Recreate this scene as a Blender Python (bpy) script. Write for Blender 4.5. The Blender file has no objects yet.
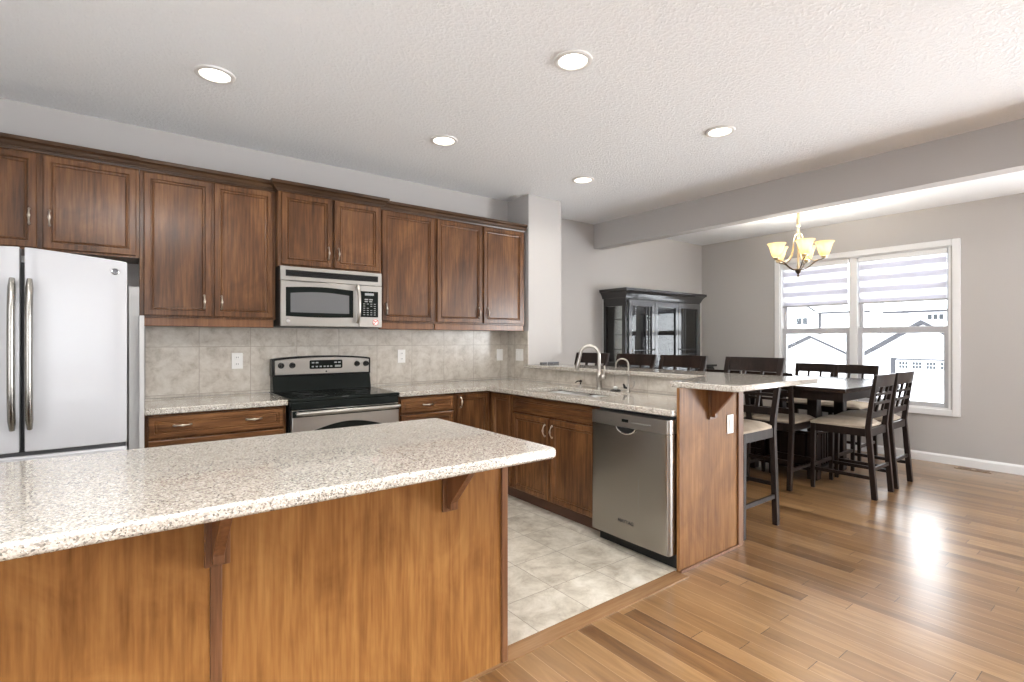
import bpy, bmesh, math, random
from mathutils import Vector, Matrix

C = bpy.context.scene.collection
SC = bpy.context.scene

# ------------------------------------------------------------------ camera
YAW = math.radians(37.1)
cam_d = bpy.data.cameras.new('camera')
cam_d.sensor_width = 36.0
cam_d.lens = 509.5 / 1024 * 36.0
cam_d.shift_y = -1.0 / 1024
cam_d.clip_start = 0.05
cam = bpy.data.objects.new('camera', cam_d)
C.objects.link(cam)
cam.location = (0, 0, 1.31)
cam.rotation_euler = (math.pi / 2, 0, -YAW)
SC.camera = cam

# ------------------------------------------------------------------ sky, daylight, exposure
w = bpy.data.worlds.new('overcast_sky')
SC.world = w
w.use_nodes = True
bg = w.node_tree.nodes['Background']
bg.inputs[0].default_value = (0.93, 0.96, 1.0, 1)
bg.inputs[1].default_value = 7.0
SC.view_settings.view_transform = 'Standard'
SC.view_settings.look = 'None'
SC.view_settings.gamma = 1.0
SC.view_settings.use_curve_mapping = False
SC.view_settings.exposure = 0.03


def area_light(name, loc, rot, sx, sy, power, col=(1, 1, 1), shape='RECTANGLE'):
    d = bpy.data.lights.new(name, 'AREA')
    d.shape = shape
    d.size = sx
    if shape in ('RECTANGLE', 'ELLIPSE'):
        d.size_y = sy
    d.energy = power
    d.color = col
    o = bpy.data.objects.new(name, d)
    C.objects.link(o)
    o.location = loc
    o.rotation_euler = rot
    return o


# daylight of the patio door in the window wall, thrown up by the snow outside; the other windows are open to the sky
area_light('patio_door_daylight', (6.99, -1.75, 1.18), (math.radians(90 + 24), 0, math.pi / 2), 1.9, 2.1, 400, (0.96, 0.98, 1.0))
# the photographer's flash, bounced off the ceiling above the camera
fl_d = bpy.data.lights.new('bounced_flash', 'SPOT')
fl_d.energy = 2100
fl_d.spot_size = math.radians(95)
fl_d.spot_blend = 1.0
fl_d.shadow_soft_size = 0.06
fl_d.color = (1.0, 0.985, 0.97)
fl = bpy.data.objects.new('bounced_flash', fl_d)
C.objects.link(fl)
fl.location = (0.12, 0.0, 1.55)
fl.rotation_euler = (math.radians(180 - 6), 0, 0)
# sun added to brighten the snow and bounce light indoors; it comes from behind the house and enters no window
sun_d = bpy.data.lights.new('winter_sun', 'SUN')
sun_d.energy = 17
sun_d.angle = math.radians(3)
sun_d.color = (1.0, 0.98, 0.95)
sun = bpy.data.objects.new('winter_sun', sun_d)
C.objects.link(sun)
sun.location = (20, 30, 20)
sun.rotation_euler = (math.radians(-50), 0, 0)

# ------------------------------------------------------------------ helpers: objects
BASE = {}


def props(o, label=None, cat=None, group=None, kind=None):
    if label: o['label'] = label
    if cat: o['category'] = cat
    if group: o['group'] = group
    if kind: o['kind'] = kind
    return o


def thing(name, label, cat, loc=(0, 0, 0), group=None):
    o = bpy.data.objects.new(name, None)
    C.objects.link(o)
    o.empty_display_size = 0.1
    o.location = loc
    BASE[o.name] = Vector(loc)
    return props(o, label, cat, group)


def obj(name, bm, mat, parent=None, bevel=0.0, seg=2, smooth=False, label=None, kind=None):
    """bm is written in world coordinates (or the frame of the parent's thing)"""
    bmesh.ops.recalc_face_normals(bm, faces=bm.faces)
    base = BASE.get(parent.name) if parent else None
    if base is None:
        base = Vector((0, 0, 0))
    bmesh.ops.translate(bm, verts=bm.verts, vec=-base)
    me = bpy.data.meshes.new(name)
    bm.to_mesh(me)
    bm.free()
    mats = mat if isinstance(mat, (list, tuple)) else [mat]
    for m in mats:
        me.materials.append(m)
    o = bpy.data.objects.new(name, me)
    C.objects.link(o)
    if parent:
        o.parent = parent
    BASE[o.name] = base
    if bevel:
        md = o.modifiers.new('bevel', 'BEVEL')
        md.width = bevel
        md.segments = seg
        md.limit_method = 'ANGLE'
        md.angle_limit = math.radians(40)
        smooth = True
    if smooth:
        for p in me.polygons:
            p.use_smooth = True
        if hasattr(me, 'set_sharp_from_angle'):
            me.set_sharp_from_angle(angle=math.radians(42))
    props(o, label=label, kind=kind)
    return o


def single(name, bm, mat, label, cat, group=None, **k):
    """a thing that is one mesh, its origin at the centre of its base"""
    xs = [v.co.x for v in bm.verts]; ys = [v.co.y for v in bm.verts]; zs = [v.co.z for v in bm.verts]
    loc = Vector(((min(xs) + max(xs)) / 2, (min(ys) + max(ys)) / 2, min(zs)))
    bmesh.ops.translate(bm, verts=bm.verts, vec=-loc)
    o = obj(name, bm, mat, None, **k)
    o.location = loc
    BASE[o.name] = loc
    return props(o, label, cat, group)


def struct(name, bm, mat, **k):
    return obj(name, bm, mat, None, kind='structure', **k)


def dup(root, loc, rotz, label, group=None):
    r = root.copy()
    C.objects.link(r)
    r.location = loc
    r.rotation_euler = (0, 0, rotz)
    r['label'] = label
    if group: r['group'] = group
    for ch in list(root.children):
        c = ch.copy()
        C.objects.link(c)
        c.parent = r
        for g in list(ch.children):
            d = g.copy()
            C.objects.link(d)
            d.parent = c
    return r


# ------------------------------------------------------------------ helpers: shapes
def NB():
    return bmesh.new()


def box(bm, x0, x1, y0, y1, z0, z1, mi=0):
    vs = [bm.verts.new((x, y, z)) for z in (z0, z1) for y in (y0, y1) for x in (x0, x1)]
    for f in ((0, 1, 3, 2), (4, 6, 7, 5), (0, 4, 5, 1), (2, 3, 7, 6), (0, 2, 6, 4), (1, 5, 7, 3)):
        fc = bm.faces.new([vs[i] for i in f])
        fc.material_index = mi
    return bm


def bx(*a):
    return box(NB(), *a)


def prism(bm, pts, axis, a, b, mi=0):
    """pts: 2-D outline; extruded along axis from a to b. axis 'x': pts are (y,z); 'y': (x,z); 'z': (x,y)"""
    def P(p, t):
        return {'x': (t, p[0], p[1]), 'y': (p[0], t, p[1]), 'z': (p[0], p[1], t)}[axis]
    A = [bm.verts.new(P(p, a)) for p in pts]
    B = [bm.verts.new(P(p, b)) for p in pts]
    n = len(pts)
    fs = [bm.faces.new(A), bm.faces.new(list(reversed(B)))]
    for i in range(n):
        fs.append(bm.faces.new([A[i], A[(i + 1) % n], B[(i + 1) % n], B[i]]))
    for f in fs: f.material_index = mi
    return bm


def pris(pts, axis, a, b):
    return prism(NB(), pts, axis, a, b)


def tube(bm, pts, rad, seg=8, mi=0, flat=1.0):
    pts = [Vector(p) for p in pts]
    n = len(pts)
    rads = rad if isinstance(rad, (list, tuple)) else [rad] * n
    up = None
    rings = []
    for i, p in enumerate(pts):
        t = (pts[min(i + 1, n - 1)] - pts[max(i - 1, 0)]).normalized()
        if up is None:
            a = Vector((0, 0, 1)) if abs(t.z) < 0.9 else Vector((1, 0, 0))
            u = t.cross(a).normalized()
        else:
            u = (up - t * up.dot(t)).normalized()
        up = u
        v = t.cross(u)
        rings.append([bm.verts.new(p + (u * math.cos(2 * math.pi * k / seg) + v * math.sin(2 * math.pi * k / seg) * flat) * rads[i]) for k in range(seg)])
    for a, b in zip(rings[:-1], rings[1:]):
        for k in range(seg):
            bm.faces.new([a[k], a[(k + 1) % seg], b[(k + 1) % seg], b[k]]).material_index = mi
    bm.faces.new(rings[0]).material_index = mi
    bm.faces.new(list(reversed(rings[-1]))).material_index = mi
    return bm


def lathe(bm, prof, cx, cy, seg=24, mi=0, cap=True):
    rings = []
    for r, z in prof:
        rings.append([bm.verts.new((cx + r * math.cos(2 * math.pi * k / seg), cy + r * math.sin(2 * math.pi * k / seg), z)) for k in range(seg)])
    for a, b in zip(rings[:-1], rings[1:]):
        for k in range(seg):
            bm.faces.new([a[k], a[(k + 1) % seg], b[(k + 1) % seg], b[k]]).material_index = mi
    if cap:
        bm.faces.new(rings[0]).material_index = mi
        bm.faces.new(list(reversed(rings[-1]))).material_index = mi
    return bm


def arc(p0, p1, bulge, n=10, power=2.0):
    """points from p0 to p1 bowing out by the vector bulge"""
    p0, p1, b = Vector(p0), Vector(p1), Vector(bulge)
    return [p0.lerp(p1, i / n) + b * (1 - abs(2 * i / n - 1) ** power) for i in range(n + 1)]


def cells(bm, xs, ys, mask, z0, z1):
    """a slab made of grid cells (i,j) for which mask is true"""
    top, bot = {}, {}
    nx, ny = len(xs) - 1, len(ys) - 1
    def V(d, i, j, z):
        if (i, j) not in d: d[(i, j)] = bm.verts.new((xs[i], ys[j], z))
        return d[(i, j)]
    on = lambda i, j: 0 <= i < nx and 0 <= j < ny and mask(i, j)
    for i in range(nx):
        for j in range(ny):
            if not on(i, j): continue
            q = [(i, j), (i + 1, j), (i + 1, j + 1), (i, j + 1)]
            bm.faces.new([V(top, *c, z1) for c in q])
            bm.faces.new([V(bot, *c, z0) for c in reversed(q)])
            for (a, b), (di, dj) in zip(zip(q, q[1:] + q[:1]), ((0, -1), (1, 0), (0, 1), (-1, 0))):
                if not on(i + di, j + dj):
                    bm.faces.new([V(top, *a, z1), V(bot, *a, z0), V(bot, *b, z0), V(top, *b, z1)])
    bmesh.ops.dissolve_limit(bm, angle_limit=0.01, verts=bm.verts, edges=bm.edges)
    return bm


def rings_panel(bm, a0, a1, z0, z1, rings, M):
    """a panelled front: rings = [(inset, out)...] from the back edge to the centre, M(a, out, z) -> world"""
    loops = []
    for ins, out in rings:
        loops.append([bm.verts.new(M(a, out, z)) for a, z in ((a0 + ins, z0 + ins), (a1 - ins, z0 + ins), (a1 - ins, z1 - ins), (a0 + ins, z1 - ins))])
    for A, B in zip(loops[:-1], loops[1:]):
        for k in range(4):
            bm.faces.new([A[k], A[(k + 1) % 4], B[(k + 1) % 4], B[k]])
    bm.faces.new(list(reversed(loops[0])))
    bm.faces.new(loops[-1])
    return bm


def MY(yface):     # a front that faces -Y; a runs along X
    return lambda a, o, z: (a, yface - o, z)


def MX(xface):     # a front that faces -X; a runs along Y
    return lambda a, o, z: (xface - o, a, z)


# ------------------------------------------------------------------ helpers: materials
class Mat:
    def __init__(s, name):
        s.m = bpy.data.materials.new(name)
        s.m.use_nodes = True
        s.nt = s.m.node_tree
        s.b = s.nt.nodes['Principled BSDF']
        s.out = s.nt.nodes['Material Output']

    def n(s, typ, **k):
        nd = s.nt.nodes.new(typ)
        for a, v in k.items(): setattr(nd, a, v)
        return nd

    def l(s, a, b):
        s.nt.links.new(a, b)

    def set(s, **k):
        names = dict(col='Base Color', rough='Roughness', metal='Metallic', coat='Coat Weight', coatr='Coat Roughness',
                     spec='Specular IOR Level', ecol='Emission Color', es='Emission Strength', trans='Transmission Weight', ior='IOR', aniso='Anisotropic', sub='Subsurface Weight')
        for a, v in k.items():
            if a in ('col', 'ecol') and len(v) == 3: v = (*v, 1)
            s.b.inputs[names[a]].default_value = v
        return s

    def coords(s, scale=(1, 1, 1), kind='Object', rot=(0, 0, 0)):
        t = s.n('ShaderNodeTexCoord')
        mp = s.n('ShaderNodeMapping')
        mp.inputs['Scale'].default_value = scale
        mp.inputs['Rotation'].default_value = rot
        s.l(t.outputs[kind], mp.inputs['Vector'])
        return mp.outputs['Vector']

    def noise(s, vec, scale=5, detail=4, rough=0.55, dist=0.0):
        nd = s.n('ShaderNodeTexNoise')
        nd.inputs['Scale'].default_value = scale
        nd.inputs['Detail'].default_value = detail
        nd.inputs['Roughness'].default_value = rough
        nd.inputs['Distortion'].default_value = dist
        if vec is not None: s.l(vec, nd.inputs['Vector'])
        return nd.outputs['Fac']

    def ramp(s, fac, stops, interp='LINEAR'):
        r = s.n('ShaderNodeValToRGB')
        r.color_ramp.interpolation = interp
        e = r.color_ramp.elements
        while len(e) < len(stops): e.new(0.5)
        for el, (p, c) in zip(e, stops):
            el.position = p
            el.color = (*c, 1) if len(c) == 3 else c
        s.l(fac, r.inputs['Fac'])
        return r.outputs['Color']

    def math(s, op, a, b=0.0, c=None):
        nd = s.n('ShaderNodeMath', operation=op)
        for i, v in enumerate((a, b) if c is None else (a, b, c)):
            if isinstance(v, (int, float)): nd.inputs[i].default_value = v
            else: s.l(v, nd.inputs[i])
        return nd.outputs[0]

    def mix(s, fac, a, b, blend='MIX'):
        nd = s.n('ShaderNodeMix', data_type='RGBA', blend_type=blend)
        for key, v in ((0, fac), (6, a), (7, b)):
            if isinstance(v, (int, float)): nd.inputs[key].default_value = v
            elif isinstance(v, tuple): nd.inputs[key].default_value = (*v, 1) if len(v) == 3 else v
            else: s.l(v, nd.inputs[key])
        return nd.outputs[2]

    def bump(s, h, strength=0.2, dist=0.01):
        nd = s.n('ShaderNodeBump')
        nd.inputs['Strength'].default_value = strength
        nd.inputs['Distance'].default_value = dist
        s.l(h, nd.inputs['Height'])
        s.l(nd.outputs['Normal'], s.b.inputs['Normal'])

    def col(s, c):
        s.l(c, s.b.inputs['Base Color'])


def flat_mat(name, col, rough=0.5, **k):
    return Mat(name).set(col=col, rough=rough, **k).m


def wood(name, dark, mid, light, axis='z', rough=0.38, coat=0.28, seed=0.0, blotch=0.5):
    M = Mat(name)
    g = {'z': (14, 14, 0.9), 'x': (0.9, 14, 14), 'y': (14, 0.9, 14)}[axis]
    f = {'z': (95, 95, 5), 'x': (5, 95, 95), 'y': (95, 5, 95)}[axis]
    b = {'z': (3.5, 3.5, 1.6), 'x': (1.6, 3.5, 3.5), 'y': (3.5, 1.6, 3.5)}[axis]
    n1 = M.noise(M.coords(g), 1.0, 5, 0.6, 0.6)
    n2 = M.noise(M.coords(f), 1.0, 3, 0.5)
    n3 = M.noise(M.coords(b), 1.3 + seed, 4, 0.6, 1.2)
    fac = M.math('MULTIPLY_ADD', n1, 0.55, M.math('MULTIPLY_ADD', n3, blotch, M.math('MULTIPLY', n2, 0.5)))
    fac = M.math('MULTIPLY', fac, 1 / (1.05 + blotch))
    col = M.ramp(fac, [(0.36, dark), (0.5, mid), (0.64, light)])
    M.col(col)
    M.set(rough=rough, coat=coat, coatr=0.19, spec=0.18)
    M.bump(n2, 0.04, 0.002)
    return M.m


WD = dict(dark=(0.036, 0.014, 0.0052), mid=(0.102, 0.0425, 0.0160), light=(0.195, 0.090, 0.035))
m_wood = wood('cabinet_wood_upright', **WD)
m_wood_x = wood('cabinet_wood_lengthwise', axis='x', **WD)
m_wood_y = wood('cabinet_wood_crosswise', axis='y', **WD)
WP = dict(dark=(0.15, 0.058, 0.014), mid=(0.255, 0.113, 0.031), light=(0.36, 0.175, 0.055))
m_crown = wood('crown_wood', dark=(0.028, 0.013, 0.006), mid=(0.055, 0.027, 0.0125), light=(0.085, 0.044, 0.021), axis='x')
m_panel = wood('veneer_panel_wood', rough=0.5, coat=0.04, blotch=0.6, **WP)
m_trimw = wood('stained_trim_wood', dark=(0.09, 0.038, 0.016), mid=(0.15, 0.066, 0.029), light=(0.22, 0.105, 0.048))
m_kick = flat_mat('toe_kick_wood', (0.075, 0.03, 0.014), 0.5)
m_esp = wood('espresso_wood', (0.008, 0.005, 0.004), (0.015, 0.009, 0.007), (0.026, 0.016, 0.012), rough=0.36, coat=0.05)
m_esp_y = wood('espresso_wood_lengthwise', (0.014, 0.008, 0.006), (0.026, 0.015, 0.011), (0.042, 0.024, 0.018), axis='y', rough=0.25, coat=0.5)
m_black = flat_mat('black_lacquered_wood', (0.012, 0.011, 0.011), 0.22, coat=0.5)
m_nickel = flat_mat('brushed_nickel', (0.46, 0.43, 0.39), 0.32, metal=1.0)
m_pull = flat_mat('pewter_pull', (0.52, 0.47, 0.41), 0.28, metal=1.0)
m_chrome = flat_mat('polished_steel', (0.75, 0.74, 0.72), 0.12, metal=1.0)
m_blackg = flat_mat('black_glass', (0.008, 0.010, 0.009), 0.06, spec=0.12)
m_blackp = flat_mat('black_plastic', (0.010, 0.010, 0.010), 0.35, spec=0.25)
m_white = flat_mat('white_enamel', (0.48, 0.48, 0.495), 0.25, coat=0.2)
m_whitep = flat_mat('white_plastic', (0.82, 0.81, 0.78), 0.35)
m_trim = flat_mat('white_trim_paint', (0.78, 0.78, 0.78), 0.4)
m_gasket = flat_mat('dark_gasket', (0.03, 0.03, 0.032), 0.6)


def wall_paint(name, col, b=0.05):
    M = Mat(name).set(col=col, rough=0.75)
    M.bump(M.noise(M.coords((90, 90, 90)), 1.0, 3), b, 0.004)
    return M.m


m_wall = wall_paint('greige_wall_paint', (0.458, 0.438, 0.422))
m_ceil_m = Mat('stippled_ceiling_paint').set(col=(0.85, 0.865, 0.88), rough=0.85)
_v = m_ceil_m.coords((1, 1, 1))
_h = m_ceil_m.ramp(m_ceil_m.noise(_v, 52, 4, 0.62, 0.4), [(0.45, (0, 0, 0)), (0.62, (1, 1, 1))])
m_ceil_m.bump(_h, 0.5, 0.007)
m_ceil = m_ceil_m.m


def steel(name, col=(0.33, 0.315, 0.29), axis=2, rough=0.26):
    M = Mat(name).set(col=col, rough=rough, metal=1.0)
    sc = [220, 220, 220]
    sc[axis] = 1.5
    n = M.noise(M.coords(tuple(sc)), 1.0, 2)
    M.l(M.math('MULTIPLY_ADD', n, 0.05, rough - 0.025), M.b.inputs['Roughness'])
    return M.m


m_steel = steel('brushed_steel_upright')
m_steel_x = steel('brushed_steel_lengthwise', (0.37, 0.355, 0.33), 0, 0.34)


def granite():
    M = Mat('speckled_granite')
    v = M.coords()
    vo = M.n('ShaderNodeTexVoronoi')
    vo.inputs['Scale'].default_value = 260
    M.l(v, vo.inputs['Vector'])
    sep = M.n('ShaderNodeSeparateColor')
    M.l(vo.outputs['Color'], sep.inputs['Color'])
    c1 = M.ramp(sep.outputs['Red'], [(0.0, (0.05, 0.042, 0.037)), (0.10, (0.19, 0.16, 0.135)), (0.22, (0.38, 0.335, 0.285)), (0.42, (0.50, 0.46, 0.40)), (0.70, (0.62, 0.585, 0.52)), (0.90, (0.76, 0.74, 0.69))], 'CONSTANT')
    n = M.noise(v, 130, 3, 0.6)
    c2 = M.ramp(n, [(0.35, (0.33, 0.29, 0.245)), (0.55, (0.48, 0.445, 0.395)), (0.7, (0.56, 0.53, 0.485))])
    M.col(M.mix(0.3, c1, c2))
    M.set(rough=0.22, coat=0.8, coatr=0.03)
    return M.m


m_granite = granite()


def axis_of(M, i):
    t = M.n('ShaderNodeTexCoord')
    s = M.n('ShaderNodeSeparateXYZ')
    M.l(t.outputs['Object'], s.inputs[0])
    return s.outputs[i]


def gridline(M, src, off, per, wd):
    q = M.math('DIVIDE', M.math('SUBTRACT', src, off - wd / 2), per)
    fr = M.math('FRACT', q)
    return M.math('LESS_THAN', fr, wd / per), M.math('FLOOR', q)


def tile(name, ia, offa, pera, ib, offb, perb, wd, stops, grout, rough, sc=6.0, coat=0.0):
    M = Mat(name)
    ga, fa = gridline(M, axis_of(M, ia), offa, pera, wd)
    gb, fb = gridline(M, axis_of(M, ib), offb, perb, wd)
    v = M.coords((1, 1, 1))
    # shift the marbling from tile to tile
    cmb = M.n('ShaderNodeCombineXYZ')
    M.l(M.math('MULTIPLY', fa, 3.7), cmb.inputs[0])
    M.l(M.math('MULTIPLY', fb, 5.3), cmb.inputs[1])
    add = M.n('ShaderNodeVectorMath', operation='ADD')
    M.l(v, add.inputs[0]); M.l(cmb.outputs[0], add.inputs[1])
    n = M.noise(add.outputs[0], sc, 9, 0.72, 0.35)
    col = M.ramp(n, stops)
    g = M.math('MAXIMUM', ga, gb)
    M.col(M.mix(g, col, grout))
    M.set(rough=rough, coat=coat)
    inv = M.math('SUBTRACT', 1.0, g)
    M.bump(inv, 0.25, 0.002)
    return M.m


BS = [(0.32, (0.36, 0.315, 0.255)), (0.46, (0.49, 0.44, 0.375)), (0.54, (0.55, 0.505, 0.44)), (0.68, (0.62, 0.58, 0.52))]
m_bs = tile('marbled_wall_tile', 0, 0.08, 0.328, 2, 1.262, 0.33, 0.0045, BS, (0.36, 0.315, 0.26), 0.3, 11.0)
m_bs_y = tile('marbled_wall_tile_side', 1, 2.437, 0.33, 2, 1.262, 0.33, 0.0045, BS, (0.36, 0.315, 0.26), 0.3, 11.0)
m_ftile = tile('marbled_floor_tile', 0, 1.145, 0.325, 1, 2.02, 0.325, 0.004, [(0.34, (0.34, 0.295, 0.235)), (0.45, (0.46, 0.42, 0.345)), (0.54, (0.56, 0.52, 0.44)), (0.66, (0.66, 0.625, 0.55))], (0.26, 0.225, 0.18), 0.4, 7.0)


def hardwood():
    M = Mat('oak_plank_floor')
    t = M.n('ShaderNodeTexCoord')
    s = M.n('ShaderNodeSeparateXYZ')
    M.l(t.outputs['Object'], s.inputs[0])
    X, Y = s.outputs[0], s.outputs[1]
    wdt, ln = 0.09, 0.95
    q = M.math('DIVIDE', X, wdt)
    row = M.math('FLOOR', q)
    fx = M.math('FRACT', q)
    wn = M.n('ShaderNodeTexWhiteNoise', noise_dimensions='1D')
    M.l(row, wn.inputs['W'])
    ys = M.math('ADD', M.math('DIVIDE', Y, ln), M.math('MULTIPLY', wn.outputs['Value'], 7.3))
    pl = M.math('FLOOR', ys)
    fy = M.math('FRACT', ys)
    cmb = M.n('ShaderNodeCombineXYZ')
    M.l(row, cmb.inputs[0]); M.l(pl, cmb.inputs[1])
    wn2 = M.n('ShaderNodeTexWhiteNoise', noise_dimensions='2D')
    M.l(cmb.outputs[0], wn2.inputs['Vector'])
    rnd = wn2.outputs['Value']
    mp = M.coords((26, 2.2, 1))
    add = M.n('ShaderNodeVectorMath', operation='MULTIPLY_ADD')
    M.l(cmb.outputs[0], add.inputs[0]); add.inputs[1].default_value = (3.1, 1.7, 0); M.l(mp, add.inputs[2])
    gr = M.noise(add.outputs[0], 1.0, 6, 0.6, 0.8)
    fac = M.math('ADD', M.math('MULTIPLY', rnd, 0.42), M.math('MULTIPLY', gr, 0.78))
    col = M.ramp(fac, [(0.3, (0.095, 0.043, 0.0145)), (0.52, (0.175, 0.089, 0.033)), (0.74, (0.235, 0.130, 0.053)), (0.92, (0.31, 0.182, 0.082))])
    gx = M.math('LESS_THAN', fx, 0.028)
    gy = M.math('LESS_THAN', fy, 0.003)
    gap = M.math('MAXIMUM', gx, gy)
    M.col(M.mix(gap, col, M.mix(gy, (0.36, 0.235, 0.135), (0.05, 0.022, 0.01))))
    M.set(rough=0.30, coat=0.7, coatr=0.22)
    # each board lies a hair out of level with its neighbours
    h = M.math('ADD', M.math('MULTIPLY', M.math('SUBTRACT', 1.0, gap), 0.5), M.math('MULTIPLY', M.noise(M.coords((5, 0.9, 1)), 1.0, 2), 1.2))
    M.bump(h, 0.10, 0.004)
    return M.m


m_floor = hardwood()
m_strip = wood('floor_edge_board', dark=(0.17, 0.09, 0.042), mid=(0.23, 0.128, 0.062), light=(0.28, 0.165, 0.085), axis='x', rough=0.2, coat=0.4)


def thin_glass(name, tint=(1, 1, 1), gloss=0.03, boost=1.0):
    M = Mat(name)
    M.nt.nodes.remove(M.b)
    tr = M.n('ShaderNodeBsdfTransparent'); tr.inputs[0].default_value = (*tint, 1)
    gl = M.n('ShaderNodeBsdfGlossy'); gl.inputs['Roughness'].default_value = gloss
    fr = M.n('ShaderNodeFresnel'); fr.inputs['IOR'].default_value = 1.5
    mx = M.n('ShaderNodeMixShader')
    f2 = M.math('MINIMUM', M.math('MULTIPLY', fr.outputs[0], boost), 1.0)
    M.l(f2, mx.inputs[0]); M.l(tr.outputs[0], mx.inputs[1]); M.l(gl.outputs[0], mx.inputs[2])
    M.l(mx.outputs[0], M.out.inputs['Surface'])
    return M.m


m_glass = thin_glass('window_glass', (0.97, 0.98, 0.98))
m_cabglass = thin_glass('cabinet_glass', (0.96, 0.98, 0.97), 0.01, 1.6)


def translucent(name, col, f=0.5, clear=0.0):
    M = Mat(name)
    M.nt.nodes.remove(M.b)
    d = M.n('ShaderNodeBsdfDiffuse'); d.inputs[0].default_value = (*col, 1)
    t = M.n('ShaderNodeBsdfTranslucent'); t.inputs[0].default_value = (*col, 1)
    mx = M.n('ShaderNodeMixShader'); mx.inputs[0].default_value = f
    M.l(d.outputs[0], mx.inputs[1]); M.l(t.outputs[0], mx.inputs[2])
    last = mx.outputs[0]
    if clear:
        tr = M.n('ShaderNodeBsdfTransparent')
        m2 = M.n('ShaderNodeMixShader'); m2.inputs[0].default_value = clear
        M.l(last, m2.inputs[1]); M.l(tr.outputs[0], m2.inputs[2])
        last = m2.outputs[0]
    M.l(last, M.out.inputs['Surface'])
    return M.m


def emit(name, col, strength):
    M = Mat(name)
    M.set(col=col, ecol=col, es=strength, rough=0.4)
    return M.m


# ------------------------------------------------------------------ the setting
ZC = 2.735      # ceiling
YB = 4.21       # kitchen back wall
XS = 3.13       # inner face of the stub wall and half wall
YD = 4.41       # dining back wall
XW = 6.93       # window wall
XL, YR = -2.4, -3.2

bm = NB(); box(bm, XL - 0.15, XW + 0.15, YR - 0.15, YD + 0.15, -0.08, 0.0)
struct('floor', bm, m_floor)
struct('floor_tiling', bx(XL, 2.6, 1.745, YB, 0.0, 0.004), m_ftile)
struct('trim_1', bx(XL, 2.474, 1.655, 1.745, 0.0, 0.0055), m_strip)
bm = NB(); box(bm, XL - 0.15, XW + 0.15, YR - 0.15, YD + 0.15, ZC, ZC + 0.1)
struct('ceiling', bm, m_ceil)
struct('wall_kitchen_back', bx(XL - 0.15, XS, YB, YD + 0.15, 0, ZC), m_wall)
struct('wall_pillar', bx(XS, 3.56, 3.87, YD + 0.15, 0, ZC), m_wall)
struct('wall_dining_back', bx(3.56, XW + 0.15, YD, YD + 0.15, 0, ZC), m_wall)
# left wall with its window opening
bm = NB()
box(bm, XL - 0.15, XL, YR, -0.9, 0, ZC); box(bm, XL - 0.15, XL, 1.3, YB, 0, ZC)
box(bm, XL - 0.15, XL, -0.9, 1.3, 0, 0.6); box(bm, XL - 0.15, XL, -0.9, 1.3, 2.3, ZC)
struct('wall_left', bm, m_wall)
# rear wall with its window opening
bm = NB()
for a, b in ((XL - 0.15, -1.0), (0.6, XW + 0.15)): box(bm, a, b, YR - 0.15, YR, 0, ZC)
box(bm, -1.0, 0.6, YR - 0.15, YR, 0, 0.9); box(bm, -1.0, 0.6, YR - 0.15, YR, 2.1, ZC)
struct('wall_rear', bm, m_wall)
# window wall
WY0, WY1, WZ0, WZ1 = 1.495, 3.26, 0.565, 2.31
bm = NB()
box(bm, XW, XW + 0.15, YR, -2.7, 0, ZC); box(bm, XW, XW + 0.15, -0.8, WY0, 0, ZC); box(bm, XW, XW + 0.15, -2.7, -0.8, 2.25, ZC); box(bm, XW, XW + 0.15, WY1, YD, 0, ZC)
box(bm, XW, XW + 0.15, WY0, WY1, 0, WZ0); box(bm, XW, XW + 0.15, WY0, WY1, WZ1, ZC)
struct('wall_window', bm, m_wall)
struct('wall_beam', bx(4.60, 4.74, YR, YD, 2.434, ZC), m_wall)
struct('wall_peninsula', bx(XS, 3.145, 1.735, 3.87, 0, 1.04), m_wall)
struct('trim_2', pris([(XW, 0), (XW - 0.014, 0), (XW - 0.014, 0.075), (XW - 0.008, 0.088), (XW - 0.004, 0.095), (XW, 0.095)], 'y', -0.8, YD - 0.014), m_trim).name = 'baseboard_window'
struct('baseboard_back', pris([(YD, 0), (YD - 0.014, 0), (YD - 0.014, 0.075), (YD - 0.004, 0.095), (YD, 0.095)], 'x', 3.56, XW), m_trim)
struct('baseboard_pillar', pris([(3.87, 0), (3.856, 0), (3.856, 0.075), (3.866, 0.095), (3.87, 0.095)], 'x', 3.15, 3.56), m_trim)
# tiled splashback
struct('trim_3', bx(0.10, XS - 0.008, YB - 0.008, YB, 0.916, 1.40), m_bs)
struct('trim_4', bx(XS - 0.008, XS, 3.87, YB - 0.008, 0.916, 1.40), m_bs_y)
struct('trim_5', bx(XS - 0.008, XS, 1.735, 3.87, 0.916, 1.04), m_bs_y)

# ------------------------------------------------------------------ dining window
win = bpy.data.objects.new('window_1', None); C.objects.link(win); win['kind'] = 'structure'
win.location = (XW, 2.378, WZ0); BASE['window_1'] = Vector(win.location)


def ring_x(bm, x0, x1, y0, y1, z0, z1, t, tb=None):
    tb = tb if tb is not None else t
    box(bm, x0, x1, y0, y0 + t, z0, z1); box(bm, x0, x1, y1 - t, y1, z0, z1)
    box(bm, x0, x1, y0 + t, y1 - t, z0, z0 + tb); box(bm, x0, x1, y0 + t, y1 - t, z1 - t, z1)
    return bm


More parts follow.
